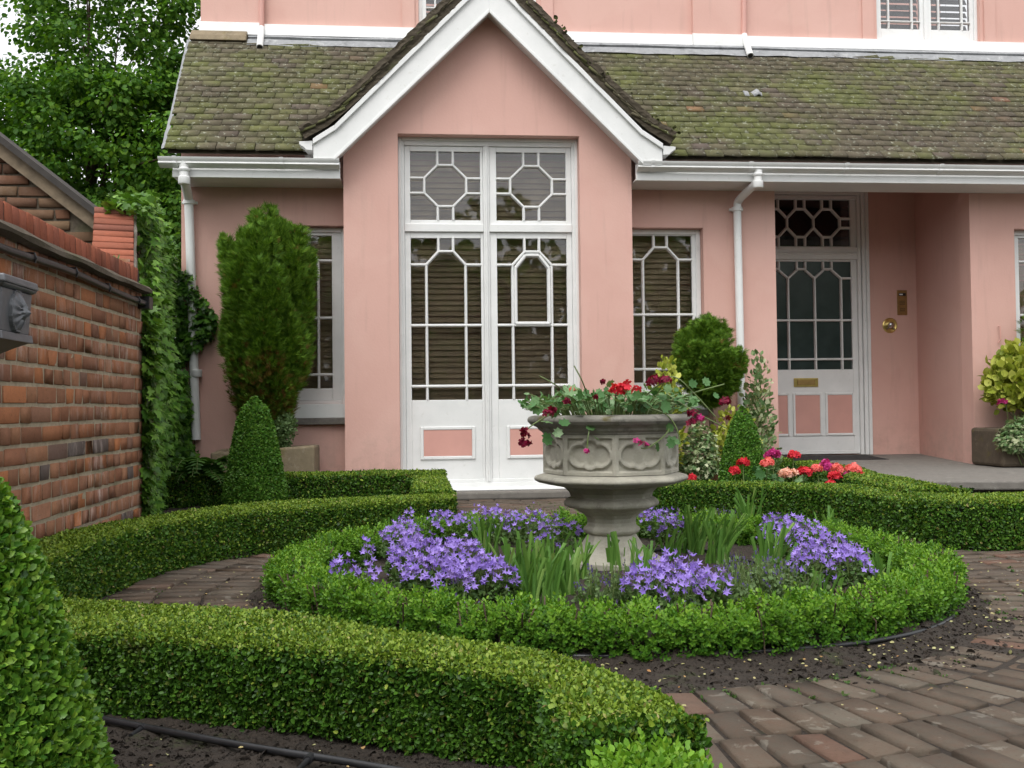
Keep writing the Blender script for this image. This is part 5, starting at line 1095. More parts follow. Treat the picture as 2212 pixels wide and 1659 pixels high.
gs = at(612, 905, 8.7); o = empty('silver_shrub', (gs[0], gs[1], tzt), 'small grey-leaved plant under the brown side of the tall conifer', 'shrub')
blob_leaves(o, (gs[0], gs[1], tzt-.02), [(.03, 0), (.09, .12), (.11, .22), (.02, .36)], 1300, .03, LLAV, T_LEAF, .03, .03, coref=0)
MB().tube([(gs[0], gs[1], tzt-.04), (gs[0], gs[1], tzt+.2)], .006, 6).build('stem', STEMG, o)
# ball conifer on a stem in a terracotta pot
bl = at(1531, 782, 8.75); pb = (bl[0], bl[1], .03); br_ = 74/2150*8.95
ball = empty('ball_conifer', pb, 'round clipped conifer ball on a stem in front of the right white window', 'topiary')
def br2(P, Nn): return .28*((P[:, 0] > bl[0]+.12) & (P[:, 2] < bl[2]-.02) & (wob(P, 7.) > .1))+.01
prof = [(br_*cos(t)*1., bl[2]+br_*sin(t)*(1.0 if t > 0 else 1.08)-bl[2]*0) for t in np.linspace(-1.45, 1.5, 14)]
conifer((bl[0], bl[1], 0), prof, 20000, .052, ball, br2, 110, .075, .10, .9)
mb = MB(); mb.tube([(bl[0]+.01, bl[1], .25), (bl[0]+.025, bl[1], .45), (bl[0], bl[1], bl[2]-.2)], .022, 8); mb.build('trunk', BARK, ball)
pot = empty('terracotta_pot', pb, 'plain terracotta pot under the conifer ball, mostly hidden by the bed plants', 'plant pot')
MB().lathe([(.10, 0), (.15, .26), (.165, .265), (.17, .31), (.155, .312), (.14, .27), (.01, .265)], pb, 24).build('pot_body', TERRA, pot, smooth=True)
MB().lathe([(.135, .268), (.135, .285), (.0, .288)], pb, 20).build('compost', SOIL, pot)
# broad-leaved tree behind
tc = at(190, 130, 19.); tree = empty('broadleaf_tree', (tc[0], tc[1], 0), 'large dense broad-leaved tree rising behind the outbuilding and the left side of the house', 'tree')
NCL = 470; d = rdir(NCL); rad = rng.uniform(.25, 1, NCL)**.5; cc = np.stack([tc[0]-.2+d[:, 0]*rad*3.0, tc[1]+d[:, 1]*rad*1.5, tc[2]-.3+d[:, 2]*rad*4.3], 1)
ex = np.array([at(x, y, 18.+rng.uniform(-1, 1)) for x, y in zip(rng.uniform(-30, 470, 95), rng.uniform(150, 480, 95))]); ex2 = np.array([at(x, y, 18.+rng.uniform(-1, 1)) for x, y in zip(rng.uniform(300, 440, 34), rng.uniform(430, 650, 34))]); cc = np.concatenate([cc, ex, ex2])
pxy = np.array([( (RC.T @ (q-CAM)) ) for q in cc]); X_ = CX+F*pxy[:, 0]/-pxy[:, 2]; Y_ = CY-F*pxy[:, 1]/-pxy[:, 2]
cc = cc[~((X_ < 60) & (Y_ < 125)) & (X_ > -260)]
nl = 120; n = len(cc)*nl; q = rdir(n)*(rng.uniform(0, 1, n)**.5)[:, None]*[.52, .52, .28]*rng.uniform(.7, 1.15, len(cc)).repeat(nl)[:, None]; P = cc.repeat(nl, 0)+q; P[:, 2] -= .25*(q[:, 0]**2+q[:, 1]**2)
d = nrm(q*[1, 1, .3]+rdir(n)*.25+[0, 0, -.32]); up = nrm(rdir(n)*.55+[0, 0, 1])
lit = np.clip((q[:, 2]/.28)*.6+.15, 0, 1)*rng.choice([0, .35, 1], len(cc)).repeat(nl); stamp('crown', T_LEAFW, P, frames(d, up), .095*rng.uniform(.7, 1.2, n), LTREE, tree, lit*rng.uniform(0, .5, n))  # upper leaves of each clump coloured lighter, as if lit from above
mb = MB(); base = np.array([tc[0], tc[1], -.1]); mb.tube([base, base+(.1, 0, 2.2), base+(0, 0, 4.5), base+(.2, 0, 6.3)], [.30, .22, .12, .03], 10); mb.build('trunk', BARK, tree, smooth=True)
mb = MB()
for i in range(30):
    k = cc[rng.integers(len(cc))]; z0_ = min(rng.uniform(1.8, 5), k[2]-.2); b = base+(0, 0, z0_); m_ = (b+k)/2+(0, 0, .35)+rng.normal(0, .15, 3); mb.tube([b, m_, k], [.05, .025, .008], 6)
mb.build('branches', BARK, tree, smooth=True)
# ivy over the ramped wall and round the drainpipe
def ivy(name, label, pts, nrmv, size, stems, cat='ivy', mat=LIVY, fr_=None):
    root = empty(name, (pts[:, 0].mean(), pts[:, 1].mean(), 0), label, cat); M = len(pts); d = nrm(np.array([0, 0, -.8])+rdir(M)*.8+nrmv*.45); up = nrm(nrmv+rdir(M)*.6+[0, 0, .75])
    stamp('leaves', T_IVY, pts, frames(d, up), size*rng.uniform(.6, 1.25, M), mat, root, rng.uniform(0, 1, M)**1.5 if fr_ is None else fr_)
    mb = MB()
    for s_ in stems: mb.tube(s_, .005, 5)
    mb.build('stems', BARK, root); return root
M = 9500; t = rng.uniform(0, 1, M); z = rng.uniform(0, 1, M)
path_ = np.array([P0+(.05, 0), (-1.80, 6.35), P1+(0, .1), (-1.98, 7.3), P2]); sg = np.concatenate([[0], np.cumsum(np.linalg.norm(np.diff(path_, axis=0), axis=1))]); u = t**1.15*sg[-1]
x = np.interp(u, sg, path_[:, 0]); y = np.interp(u, sg, path_[:, 1]); top = np.interp(u, sg, [1.50, 1.98, 2.13, 2.22, 2.1])+.05; zz_ = z*top
n2 = nrm(np.array([P2[1]-P1[1], -(P2[0]-P1[0]), 0])); bul = .07+.20*np.clip(zz_/.8, .3, 1)*(.7+.35*wob(np.stack([u, zz_, 0*u], 1), 3.))*np.clip(u/.5, .25, 1); bul *= rng.uniform(.25, 1, M); bul *= np.where(zz_ > 1.15, 1-.55*np.clip((u-1.2)/1.6, 0, 1), 1-.15*np.clip((u-1.2)/1.6, 0, 1))
topm = z > .93; P = np.stack([x, y, zz_], 1)+n2*bul[:, None]
cap = rng.uniform(0, 1, M) < .13; P[cap] = np.stack([x[cap]-rng.uniform(-.12, .16, cap.sum()), y[cap], top[cap]+.05*wob(np.stack([u[cap], u[cap]*0, z[cap]], 1), 5)+rng.uniform(0, .06, cap.sum())], 1)
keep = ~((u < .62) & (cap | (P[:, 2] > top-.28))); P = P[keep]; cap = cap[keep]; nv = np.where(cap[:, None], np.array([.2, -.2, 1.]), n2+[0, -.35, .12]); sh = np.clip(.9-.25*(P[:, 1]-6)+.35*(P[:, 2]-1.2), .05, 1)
stems = [[(P1[0]+.03-i*.04, 6.6+i*.3, 0), (P1[0]+.02-i*.04, 6.7+i*.3, .9), (P1[0]+.02-i*.045, 6.8+i*.28, 1.9)] for i in range(7)]
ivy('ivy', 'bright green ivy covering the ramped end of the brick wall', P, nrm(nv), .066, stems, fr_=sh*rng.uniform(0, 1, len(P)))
M = 2600; zz_ = rng.uniform(0, 1, M)**1.0*2.08; wx = .30*(.6+.4*np.sin(zz_*4.3+.6)+.25*np.sin(zz_*9))*np.where((zz_ > 1.0) & (zz_ < 1.22), .4, 1); P = np.stack([XL-.05+rng.uniform(-.12, 1, M)*wx+.02, YM-.03-rng.uniform(0, .09, M), zz_], 1)
k = (P[:, 2] < 1.45) | (P[:, 0] > XL+.12) | (rng.uniform(0, 1, M) < .55); P = P[k]; inf = (P[:, 2] < 1.0) & (rng.uniform(0, 1, len(P)) < .5); P[inf, 1] -= .12
m3 = 1500; Q3 = np.stack([XL-.42+rng.uniform(0, .46, m3), 9.17+rng.uniform(-.05, .12, m3), rng.uniform(0, 1, m3)*(2.02+.1*rng.normal(0, 1, m3).clip(-1, 1))], 1); P = np.concatenate([P, Q3])
ivy('ivy', 'dark ivy climbing the corner of the pink house round the left drainpipe', P, np.tile([0, -1., .1], (len(P), 1)), .055, [[(XL+.05+.03*i, YM-.01, 0), (XL+.03+.02*i, YM-.01, 1.0), (XL+.02+.03*i, YM-.01, 1.8)] for i in range(4)], fr_=np.zeros(len(P)))
# fern
fe = at(432, 1010, 8.2); fern = empty('fern', (fe[0], fe[1], .05), 'arching green fern at the foot of the left drainpipe', 'fern'); PP, DD, UU, SS_ = [], [], [], []; mb = MB()
for i in range(17):
    a = rng.uniform(0, 2*pi); L = rng.uniform(.30, .48); h = rng.uniform(.25, .42); pts = [fe*[1, 1, 0]+np.array([0, 0, .05])+np.array([cos(a)*L*t, sin(a)*L*t*.7, h*sin(t*2.3)]) for t in np.linspace(0, 1, 16)]; mb.tube(pts, .003, 4)
    for j in range(1, 16):
        tg = nrm(pts[j]-pts[j-1]); sd_ = nrm(np.cross(tg, [0, 0, 1.])); ln = .105*sin(pi*min(1, (j/16)**.7))+.012
        for s_ in (-1, 1): PP.append(pts[j]); DD.append(sd_*s_+tg*.35+np.array([0, 0, -.1])); UU.append(np.cross(sd_, tg)); SS_.append((ln*.55, ln, ln))
stamp('fronds', T_LEAF, np.array(PP), frames(np.array(DD), np.array(UU)), np.array(SS_), LFERN, fern); mb.build('stalks', STEMG, fern)
def leafy(name, label, cat, c, rx_, ry_, h, n, size, mat, tpl=T_LEAF, z0=0., stems=6, droop=0., fill=.4, fr_=None, bloom=None):
    root = empty(name, (c[0], c[1], z0), label, cat); d = rdir(n); d[:, 2] = np.abs(d[:, 2])*np.where(rng.uniform(0, 1, n) < .8, 1, -.3); r = rng.uniform(fill, 1, n)**.5
    P = np.array([c[0], c[1], z0+h*.42])+d*r[:, None]*[rx_, ry_, h*.58]+rng.normal(0, size*.3, (n, 3)); P[:, 2] = np.maximum(P[:, 2], z0+.01); dd_ = nrm(d*.7+rdir(n)*.6+[0, 0, .4-droop])
    stamp('leaves', tpl, P, frames(dd_, nrm(d+rdir(n)*.4+[0, 0, .5])), size*rng.uniform(.6, 1.25, n), mat, root, fr_)
    mb = MB()
    for i in range(stems): q = P[rng.integers(n)]; mb.tube([(c[0]+rng.normal(0, .02), c[1]+rng.normal(0, .02), z0-.02), (np.array([c[0], c[1], z0])+q)/2+(0, 0, .02), q], .004, 5)
    mb.build('stems', STEMG, root); return root
q = at(1640, 900, 8.85); leafy('variegated_shrub', 'tall thin cream and green variegated shrub on the pier beside the door', 'shrub', q, .13, .12, az(1640, 755, 8.85), 620, .055, LVAR, stems=9, fill=.1)
q = at(1585, 920, 8.6); leafy('golden_shrub', 'yellow-green leafy shrub peeping round the top of the right box cone', 'shrub', q, .20, .15, az(1585, 880, 8.6), 520, .06, LGOLD, stems=8, fill=.2)
q = at(1440, 820, 8.3); leafy('golden_shrub', 'slim golden-leaved shrub rising behind the urn before the white window', 'shrub', q, .13, .10, az(1440, 770, 8.3), 900, .06, LGOLD, stems=6, fill=.1)
q = at(1510, 950, 8.45); leafy('variegated_ivy', 'small-leaved variegated ivy bush just right of the urn', 'ivy', q, .17, .16, az(1510, 915, 8.45), 1500, .036, LVAR, T_IVY, stems=6, droop=.6)
q = at(1655, 1005, 8.3); leafy('variegated_shrub', 'low sparse grey-green shrub between the right box cone and the door', 'shrub', q, .14, .12, az(1655, 940, 8.3), 420, .035, LLAV, stems=8, fill=.1)
# planter at the right edge
px_ = ax(2146, 960, 8.75); pl = empty('planter', (px_+.45, 8.85, .22), 'mossy dark stone planter standing on the landing at the right edge', 'planter')
mb = MB(); mb.prismz([(px_, 8.62), (px_+.9, 8.62), (px_+.9, 9.14), (px_, 9.14)], .222, az(2150, 925, 8.75)); mb.build('planter_body', m_stone('mossy_planter_stone', (.10, .075, .05), (.15, .12, .08), (.03, .03, .02), .6), pl, bevel=.03)
zt_ = az(2150, 925, 8.75)
q = (ax(2205, 850, 8.85), 8.85); leafy('choisya', 'yellow-green shrub with small white flowers in the right-hand planter', 'shrub', q, .32, .22, az(2180, 755, 8.85)-zt_+.06, 1500, .075, LGOLD, T_LEAFW, z0=zt_-.03, stems=8, fill=.3)
q = (ax(2212, 950, 8.6), 8.58); leafy('variegated_ivy', 'pale variegated ivy trailing over the planter at the right edge', 'ivy', q, .26, .12, .42, 1700, .038, LVAR, T_IVY, z0=.26, stems=8, droop=.9)
q = (ax(2262, 760, 9.0), 8.98); o = empty('conifer', (q[0], q[1], zt_), 'dark green conifer behind the yellow-green shrub at the right edge', 'conifer'); conifer((q[0], q[1], 0), [(.1, zt_), (.24, zt_+.2), (.28, az(2212, 790, 9)), (.2, az(2212, 740, 9)), (.02, az(2212, 695, 9))], 3500, .07, o, lambda P, Nn: .02+0*P[:, 0]); MB().tube([(q[0], q[1], zt_-.02), (q[0], q[1], zt_+.3)], .02, 6).build('trunk', BARK, o)
q = at(255, 590, 6.1); leafy('wall_weed', 'little self-sown weed growing on the wall coping below the ramp', 'weed', (q[0], q[1]), .06, .06, .16, 60, .06, LLAV, z0=1.53, stems=5, fill=.2)

# ================================================================ URN
UC = np.array([.925, 4.80, .03]); urn = empty('stone_urn', UC, 'large octagonal carved stone urn on a flared foot, planted with ivy-leaved geraniums', 'urn')
A0 = radians(-97-22.5*0)+radians(.0); ang = []
for k in range(8):
    a = A0+k*pi/4; ang += [a-.035, a+.035]
sU = 4.83/2150
uz = lambda y: az(1335, y, 4.80)-UC[2]
oc = lambda prof, nm, m, par, bev=.004: MB().lathe([(r_*KR, z_) for r_, z_ in prof], UC, angles=ang).build(nm, m, par, bevel=bev)
H_ = uz(896)
def Z(zoomy): return uz((1050+zoomy/2.37)/1.3562)          # measured on the enlarged detail
KR = .68
foot = [(.355, 0), (.36, .02), (.362, Z(1385)), (.32, Z(1360)), (.262, Z(1325)), (.222, Z(1290)), (.195, Z(1250)), (.172, Z(1215))]
oc(foot, 'foot', STONE, urn)
oc([(.175, Z(1214.5)), (.195, Z(1200)), (.205, Z(1185)), (.20, Z(1168)), (.178, Z(1155)), (.172, Z(1130)), (.178, Z(1100)), (.20, Z(1075)), (.235, Z(1058))], 'stem', STONE, urn)
oc([(.238, Z(1057.5)), (.25, Z(1045)), (.30, Z(1030)), (.335, Z(1015)), (.342, Z(998)), (.332, Z(980)), (.315, Z(965)), (.29, Z(955)), (.30, Z(925)), (.33, Z(895)), (.36, Z(880))], 'collar', STONE, urn)
oc([(.362, Z(879.5)), (.44, Z(872)), (.515, Z(855)), (.548, Z(838)), (.552, Z(822)), (.54, Z(808)), (.50, Z(797)), (.46, Z(788))], 'flange', STONE, urn, .006)
zb0, zb1 = Z(787), Z(520)
RB = .485; oc([(RB-.045, zb0+.001), (RB-.045, zb1-.001)], 'bowl', STONE, urn, 0)
oc([(RB+.0, Z(519.5)), (RB+.005, Z(505)), (RB+.03, Z(490)), (RB+.035, Z(478)), (RB+.045, Z(470)), (RB+.088, Z(452)), (RB+.108, Z(432)), (RB+.112, Z(415)), (RB+.10, Z(400)), (RB+.07, Z(391)), (RB-.0, Z(389)), (RB-.02, Z(410)), (.02, Z(412))], 'rim', RIMSTONE, urn, .006)
RB *= KR; ap = RB*cos(pi/8); half = RB*sin(pi/8)
def relief(a, b):          # a,b in -1..1 across the panel: how far the face is cut back
    aw, bh_ = a*half, b*(zb1-zb0)/2; px_h, pz_h = half-.016, (zb1-zb0)/2-.016
    if abs(aw) > px_h or abs(bh_) > pz_h: return 0.
    s = .062; dmin = min(math.hypot(aw-ox, bh_-oy)-rr for ox, oy, rr in ((s*.78, 0, s*.78), (-s*.78, 0, s*.78), (0, s*.50, s*.62), (0, -s*.36, s*.58)))
    if dmin < -.012: inner = math.hypot(aw/.022, bh_/.044); return .020-.006*max(0, 1-inner)
    if dmin < 0: return .020*(-dmin/.012)
    if dmin < .010: return 0.
    e = min(px_h-abs(aw), pz_h-abs(bh_)); return .014*min(1, (dmin-.010)/.006)*min(1, e/.006)
NA, NB = 46, 40
for k in range(8):
    am = A0+(k+.5)*pi/4; nx_ = np.array([cos(am), sin(am), 0]); tx_ = np.array([-sin(am), cos(am), 0]); mb = MB(); v = []
    for i in range(NA+1):
        for j in range(NB+1): a, b = i/NA*2-1, j/NB*2-1; v.append(UC+nx_*(ap-relief(a, b))+tx_*a*half+np.array([0, 0, (zb0+zb1)/2+b*(zb1-zb0)/2]))
    mb.add(v, [(i*(NB+1)+j, (i+1)*(NB+1)+j, (i+1)*(NB+1)+j+1, i*(NB+1)+j+1) for i in range(NA) for j in range(NB)]); mb.build('carved_panel', STONE, urn, smooth=True)
MB().lathe([(.31, Z(411)), (.2, Z(398)), (.01, Z(395))], UC, 24).build('compost', SOIL, urn)

# ivy-leaved geranium trailing from the urn
ger = empty('ivy_geranium', UC+[0, 0, H_], 'ivy-leaved geranium with red and burgundy flowers spilling over the stone urn', 'geranium'); zr = UC[2]+H_
def arc(a, b, lift, n=9): a, b = np.array(a, float), np.array(b, float); return [a+(b-a)*t+np.array([0, 0, lift*sin(pi*t)]) for t in np.linspace(0, 1, n)]
LP, LD, LU, LS = [], [], [], []; mb = MB()
for i in range(540):
    a = rng.uniform(0, 2*pi); r = sqrt(rng.uniform(0, 1)); x, y = UC[0]+.43*r*cos(a), UC[1]+.40*r*sin(a); h = zr+.02+.085*rng.uniform(0, 1)*(1.2-.5*r)+(.03 if rng.uniform() < .2 else 0)
    LP.append((x, y, h)); LD.append(rng.normal(0, 1, 3)*[1, 1, .3]+[cos(a)*.4, sin(a)*.4-.2, .1]); LU.append(rng.normal(0, .55, 3)+[cos(a)*.3, -.5+sin(a)*.2, .7]); LS.append(rng.uniform(.028, .052))
    if rng.uniform() < .5: mb.tube(arc((UC[0]+.3*r*cos(a), UC[1]+.3*r*sin(a), zr-.01), (x, y, h), .03, 6), .0028, 5)
g4 = lambda x, y, dY=0.: at(x, y, 4.80-.34+dY)
for x, y, s in ((1180, 910, .07), (1170, 945, .07), (1162, 872, .06), (1195, 930, .055), (1225, 835, .075), (1320, 820, .05), (1275, 930, .05), (1285, 945, .04), (1450, 915, .05), (1462, 962, .075), (1440, 955, .05), (1425, 965, .05), (1500, 820, .05), (1520, 830, .05), (1135, 880, .05), (1215, 905, .06), (1252, 892, .06), (1140, 875, .045), (1540, 850, .04), (1445, 890, .07), (1200, 880, .07)):
    LP.append(g4(x, y)); LD.append(rng.normal(0, .6, 3)+[0, 0, -.4]); LU.append(rng.normal(0, .25, 3)+[0, -1, .35]); LS.append(s*1.0)
for S_ in ([(1290, 900), (1272, 925), (1268, 970)], [(1330, 870), (1432, 885), (1462, 920), (1470, 958)], [(1432, 885), (1456, 925), (1400, 970), (1385, 968)], [(1220, 880), (1170, 905), (1140, 925), (1133, 935)], [(1250, 870), (1200, 830), (1165, 812)], [(1275, 880), (1262, 830), (1240, 790)], [(1380, 870), (1410, 840), (1430, 828)], [(1420, 880), (1490, 850), (1565, 830)], [(1440, 850), (1500, 890), (1570, 925)], [(1420, 850), (1450, 800), (1510, 860), (1545, 900)], [(1230, 885), (1180, 885), (1140, 872)]):
    P = smooth_line([g4(x, y, .15 if i == 0 else 0) for i, (x, y) in enumerate(S_)], 3); mb.tube(P, .0032, 5)
mb.build('stems', STEMG, ger); stamp('leaves', T_GER, np.array(LP), frames(np.array(LD), np.array(LU)), np.array(LS), LGER, ger, jitter=.0)
def head(c, r, nf, fs, m, parent, flat=1.):
    d = rdir(nf); d[:, 2] = np.abs(d[:, 2])*.9-.15; d = nrm(d); P = np.array(c)+d*r*[1, 1, flat]*rng.uniform(.75, 1.05, (nf, 1)); stamp('flower_head', T_FLO, P, np.stack([*np.moveaxis(frames(rdir(nf), d), -1, 0)], -1), fs*rng.uniform(.8, 1.15, nf), m, parent, jitter=fs*.05)
for x, y, r, nf, fs, m, dY in ((1350, 842, .032, 10, .022, PRED, 0), (1325, 843, .02, 6, .022, PRED, 0), (1375, 845, .02, 5, .022, PRED, .03), (1238, 842, .014, 4, .014, PCOR, 0), (1412, 826, .030, 12, .018, PBURG, 0), (1438, 822, .026, 10, .018, PBURG, .02), (1186, 892, .026, 8, .017, PBURG, 0), (1134, 940, .018, 6, .017, PBURG, 0), (1134, 958, .024, 9, .017, PBURG, 0), (1133, 928, .012, 4, .014, PBURG, 0),
                           (1498, 895, .022, 8, .017, PBURG, 0), (1512, 905, .018, 6, .016, PMAG, 0), (1494, 912, .015, 5, .016, PBURG, 0), (1567, 868, .026, 11, .018, PBURG, .3), (1570, 905, .013, 4, .014, PBURG, .3), (1378, 958, .018, 6, .015, PMAG, 0), (1397, 962, .010, 3, .012, PMAG, 0), (1266, 975, .010, 4, .012, PMAG, 0), (1303, 826, .012, 4, .013, PBURG, 0), (1285, 858, .012, 4, .013, PBURG, 0), (1225, 868, .014, 5, .013, PBURG, 0)):
    head(g4(x, y, dY-.02), r, nf, fs, m, ger)

# ================================================================ BED PLANTS
def bell_clump(label, lobes, fs=.0168, dens=1.25):
    cs = [gd(x, y, .10) for x, y, *_ in lobes]; c0 = np.mean(cs, 0); root = empty('bellflower', (c0[0], c0[1], .03), label, 'bellflower'); FP, FN, LP, LN = [], [], [], []; mb = MB()
    for c, (x, y, rx_, ry_, nf) in zip(cs, lobes):
        nf = int(nf*dens); a = rng.uniform(0, 2*pi, nf); r = np.sqrt(rng.uniform(0, 1, nf)); r = r*np.where(rng.uniform(0, 1, nf) < .14, rng.uniform(1., 1.35, nf), 1); hz = .06+.125*np.sqrt(np.clip(1-r**2*.85, 0, 1)); P = np.stack([c[0]+rx_*r*np.cos(a), c[1]+ry_*r*np.sin(a), .02+hz+rng.normal(0, .018, nf)], 1); FP.append(P); FN.append(np.stack([r*np.cos(a)*.7, r*np.sin(a)*.7-.5, .75+0*a], 1)+rng.normal(0, .42, (nf, 3)))
        nl = int(nf*4.5+60); a = rng.uniform(0, 2*pi, nl); r = np.sqrt(rng.uniform(0, 1, nl))*1.05; hz = (.035+.085*np.sqrt(np.clip(1-r**2*.8, 0, 1)))*rng.uniform(.3, 1, nl); LP.append(np.stack([c[0]+rx_*r*np.cos(a), c[1]+ry_*r*np.sin(a), .03+hz], 1))
        for q in P[::3]: mb.tube([(c[0]+(q[0]-c[0])*.5, c[1]+(q[1]-c[1])*.5, .03), q-(0, 0, .01)], .0016, 4, caps=False)
    FP, FN, LP = np.concatenate(FP), np.concatenate(FN), np.concatenate(LP); n = len(FP); z = nrm(FN); xx = nrm(np.cross(z, rdir(n))); yy = np.cross(z, xx)
    stamp('flowers', T_BELL, FP, np.stack([xx, yy, z], -1), fs*rng.uniform(.75, 1.2, n), PVIO, root, jitter=fs*.06)
    n = len(LP); stamp('leaves', T_LEAFW, LP, frames(nrm(rdir(n)+[0, 0, .4]), nrm(rdir(n)*.6+[0, 0, 1])), rng.uniform(.014, .026, n), LCAMP, root); mb.build('stems', STEMG, root)
bell_clump('largest violet bellflower mound, in the left front of the round bed', [(870, 1180, .12, .14, 85), (905, 1215, .15, .13, 130), (985, 1222, .15, .12, 120), (940, 1262, .15, .09, 130), (1050, 1268, .13, .09, 115), (985, 1292, .08, .05, 45), (870, 1245, .06, .06, 25)])
bell_clump('small violet bellflower clump touching the left end of the ring hedge', [(745, 1262, .07, .06, 34), (800, 1278, .05, .04, 14), (790, 1225, .04, .05, 12)])
bell_clump('loose violet bellflowers along the back of the bed, left of the urn', [(960, 1150, .15, .18, 70), (1060, 1140, .20, .2, 90), (1140, 1150, .18, .2, 60), (1210, 1165, .13, .16, 34), (880, 1150, .06, .08, 22), (1165, 1190, .10, .08, 14)])
bell_clump('violet bellflowers just right of the urn stem at the back of the bed', [(1420, 1140, .12, .14, 48), (1455, 1165, .10, .1, 30)])
bell_clump('violet bellflower mound in front of the urn foot, right of the cut iris', [(1400, 1285, .10, .07, 48), (1460, 1268, .12, .09, 85), (1520, 1290, .11, .07, 55), (1465, 1310, .09, .04, 30)])
bell_clump('tall spreading violet bellflower mound on the right side of the round bed', [(1680, 1160, .10, .12, 60), (1735, 1175, .13, .12, 85), (1790, 1215, .15, .10, 105), (1840, 1245, .10, .08, 50), (1745, 1240, .09, .07, 40), (1690, 1200, .06, .07, 15)])
def blade_mesh(c, n, hmin, hmax, spread, lean=(0, 0)):
    mb_v, mb_f = [], []
    for i in range(n):
        a = rng.uniform(0, 2*pi); b0 = np.array([c[0]+rng.normal(0, spread*.35), c[1]+rng.normal(0, spread*.3), .025]); L = rng.uniform(hmin, hmax); w_ = rng.uniform(.006, .0105); o = np.array([cos(a), sin(a)*.8, 0])*rng.uniform(.05, .42)+np.array([lean[0], lean[1], 0]); k0 = len(mb_v); f_ = rng.uniform(-1, 1); side = nrm(np.array([cos(f_), sin(f_), 0])); cut = rng.uniform(-.006, .006)
        for j in range(6):
            t = j/5; p = b0+np.array([0, 0, 1.])*L*t*(1-.18*t*np.linalg.norm(o))+o*L*(t**1.7); ww = w_*(1-.15*t) if rng.uniform() < .9 else w_*.8
            mb_v += [p-side*ww+(0, 0, cut if j == 5 else 0), p+np.array([side[1], -side[0], 0])*.002, p+side*ww-(0, 0, cut if j == 5 else 0)]
        for j in range(5):
            q = k0+j*3; mb_f += [(q, q+1, q+4, q+3), (q+1, q+2, q+5, q+4)]
    return mb_v, mb_f
ir = [(1118, 1296, 22, .26, 'cut iris leaves against the right edge of the largest violet mound'), (1165, 1315, 26, .24, 'cut iris clump nearest the ring hedge left of the urn'), (1215, 1290, 24, .2, 'leaning cut iris clump in front of the urn foot, left side'), (1180, 1250, 22, .2, 'cut iris clump behind the front iris, left of the urn foot'), (1255, 1255, 20, .2, 'cut iris clump touching the left side of the urn foot'), (1050, 1205, 16, .22, 'iris leaves standing inside the left violet flowers'), (1330, 1240, 9, .2, 'few stiff iris blades right in front of the urn foot'), (1378, 1245, 12, .18, 'short iris tuft at the right front corner of the urn foot'),
      (1500, 1200, 26, .25, 'leaning iris clump just right of the urn foot'), (1560, 1225, 30, .27, 'broad iris clump in the middle of the right half of the bed'), (1620, 1165, 18, .3, 'tall iris clump at the back right of the round bed'), (1665, 1245, 22, .24, 'iris clump with a yellowing leaf before the right violet mound'), (1500, 1330, 12, .16, 'thick iris stubs in front of the violet flowers right of the urn'), (1795, 1175, 14, .2, 'iris clump behind the right violet mound near the hedge'), (1895, 1262, 16, .14, 'small fan of iris leaves at the far right inside the ring hedge'), (1770, 1290, 10, .12, 'short iris tuft under the right violet mound'), (720, 1222, 14, .16, 'small iris tuft at the far left inside the ring hedge'), (850, 1185, 10, .2, 'thin iris leaves behind the largest violet mound'), (1450, 1215, 12, .18, 'sparse iris tuft between urn foot and black hose')]
for x, y, n, h, lb in ir:
    c = gd(x, y, .03); o = empty('iris', (c[0], c[1], .03), lb, 'iris', 'clumps of cut iris leaves in the round bed'); v, f = blade_mesh(c, int(n*1.1), h*.6, h*1.12, .055+.0012*n, (rng.normal(0, .08), 0)); me = MB().add(v, f); me.build('blades', LIRIS, o)
def catmint(label, x, y, n, r):
    c = gd(x, y, .05); o = empty('catmint', (c[0], c[1], .03), label, 'catmint'); mb = MB(); LP, LD, FP, FD = [], [], [], []
    for i in range(n):
        a = rng.uniform(0, 2*pi); q = r*sqrt(rng.uniform()); b = np.array([c[0]+q*cos(a), c[1]+q*sin(a)*.8, .03]); L = rng.uniform(.07, .17); tip = b+np.array([rng.normal(0, .03), rng.normal(0, .03), L]); mb.tube([b, (b+tip)/2+rng.normal(0, .006, 3), tip], .0013, 4, caps=False)
        for j in range(7): t = rng.uniform(.1, .85); LP.append(b+(tip-b)*t); LD.append(rng.normal(0, 1, 3)+[0, 0, .5])
        if i % 3 == 0:
            for j in range(5): LQ = tip-(tip-b)*.05*j; FP.append(LQ); FD.append(rng.normal(0, .5, 3)+[0, 0, 1])
    mb.build('stems', STEMG, o); n = len(LP); stamp('leaves', T_LEAF, np.array(LP), frames(np.array(LD), rdir(n)), rng.uniform(.014, .026, n), LLAV, o); n = len(FP); stamp('flowers', T_LEAFW, np.array(FP), frames(np.array(FD), rdir(n)), rng.uniform(.007, .012, n), PLAV, o)
for lb, x, y, n, r in (('grey-green catmint in front of the urn foot behind the ring hedge', 1310, 1300, 90, .12), ('feathery catmint with violet spikes right of centre in the bed', 1620, 1270, 120, .14), ('catmint behind the iris at the back right of the bed', 1560, 1150, 120, .17), ('low catmint in front of the iris right of the urn', 1570, 1305, 80, .10), ('catmint between the right violet mound and the hedge', 1700, 1290, 60, .09), ('catmint at the back left of the bed among loose violet flowers', 1120, 1165, 80, .2)): catmint(lb, x, y, n, r)
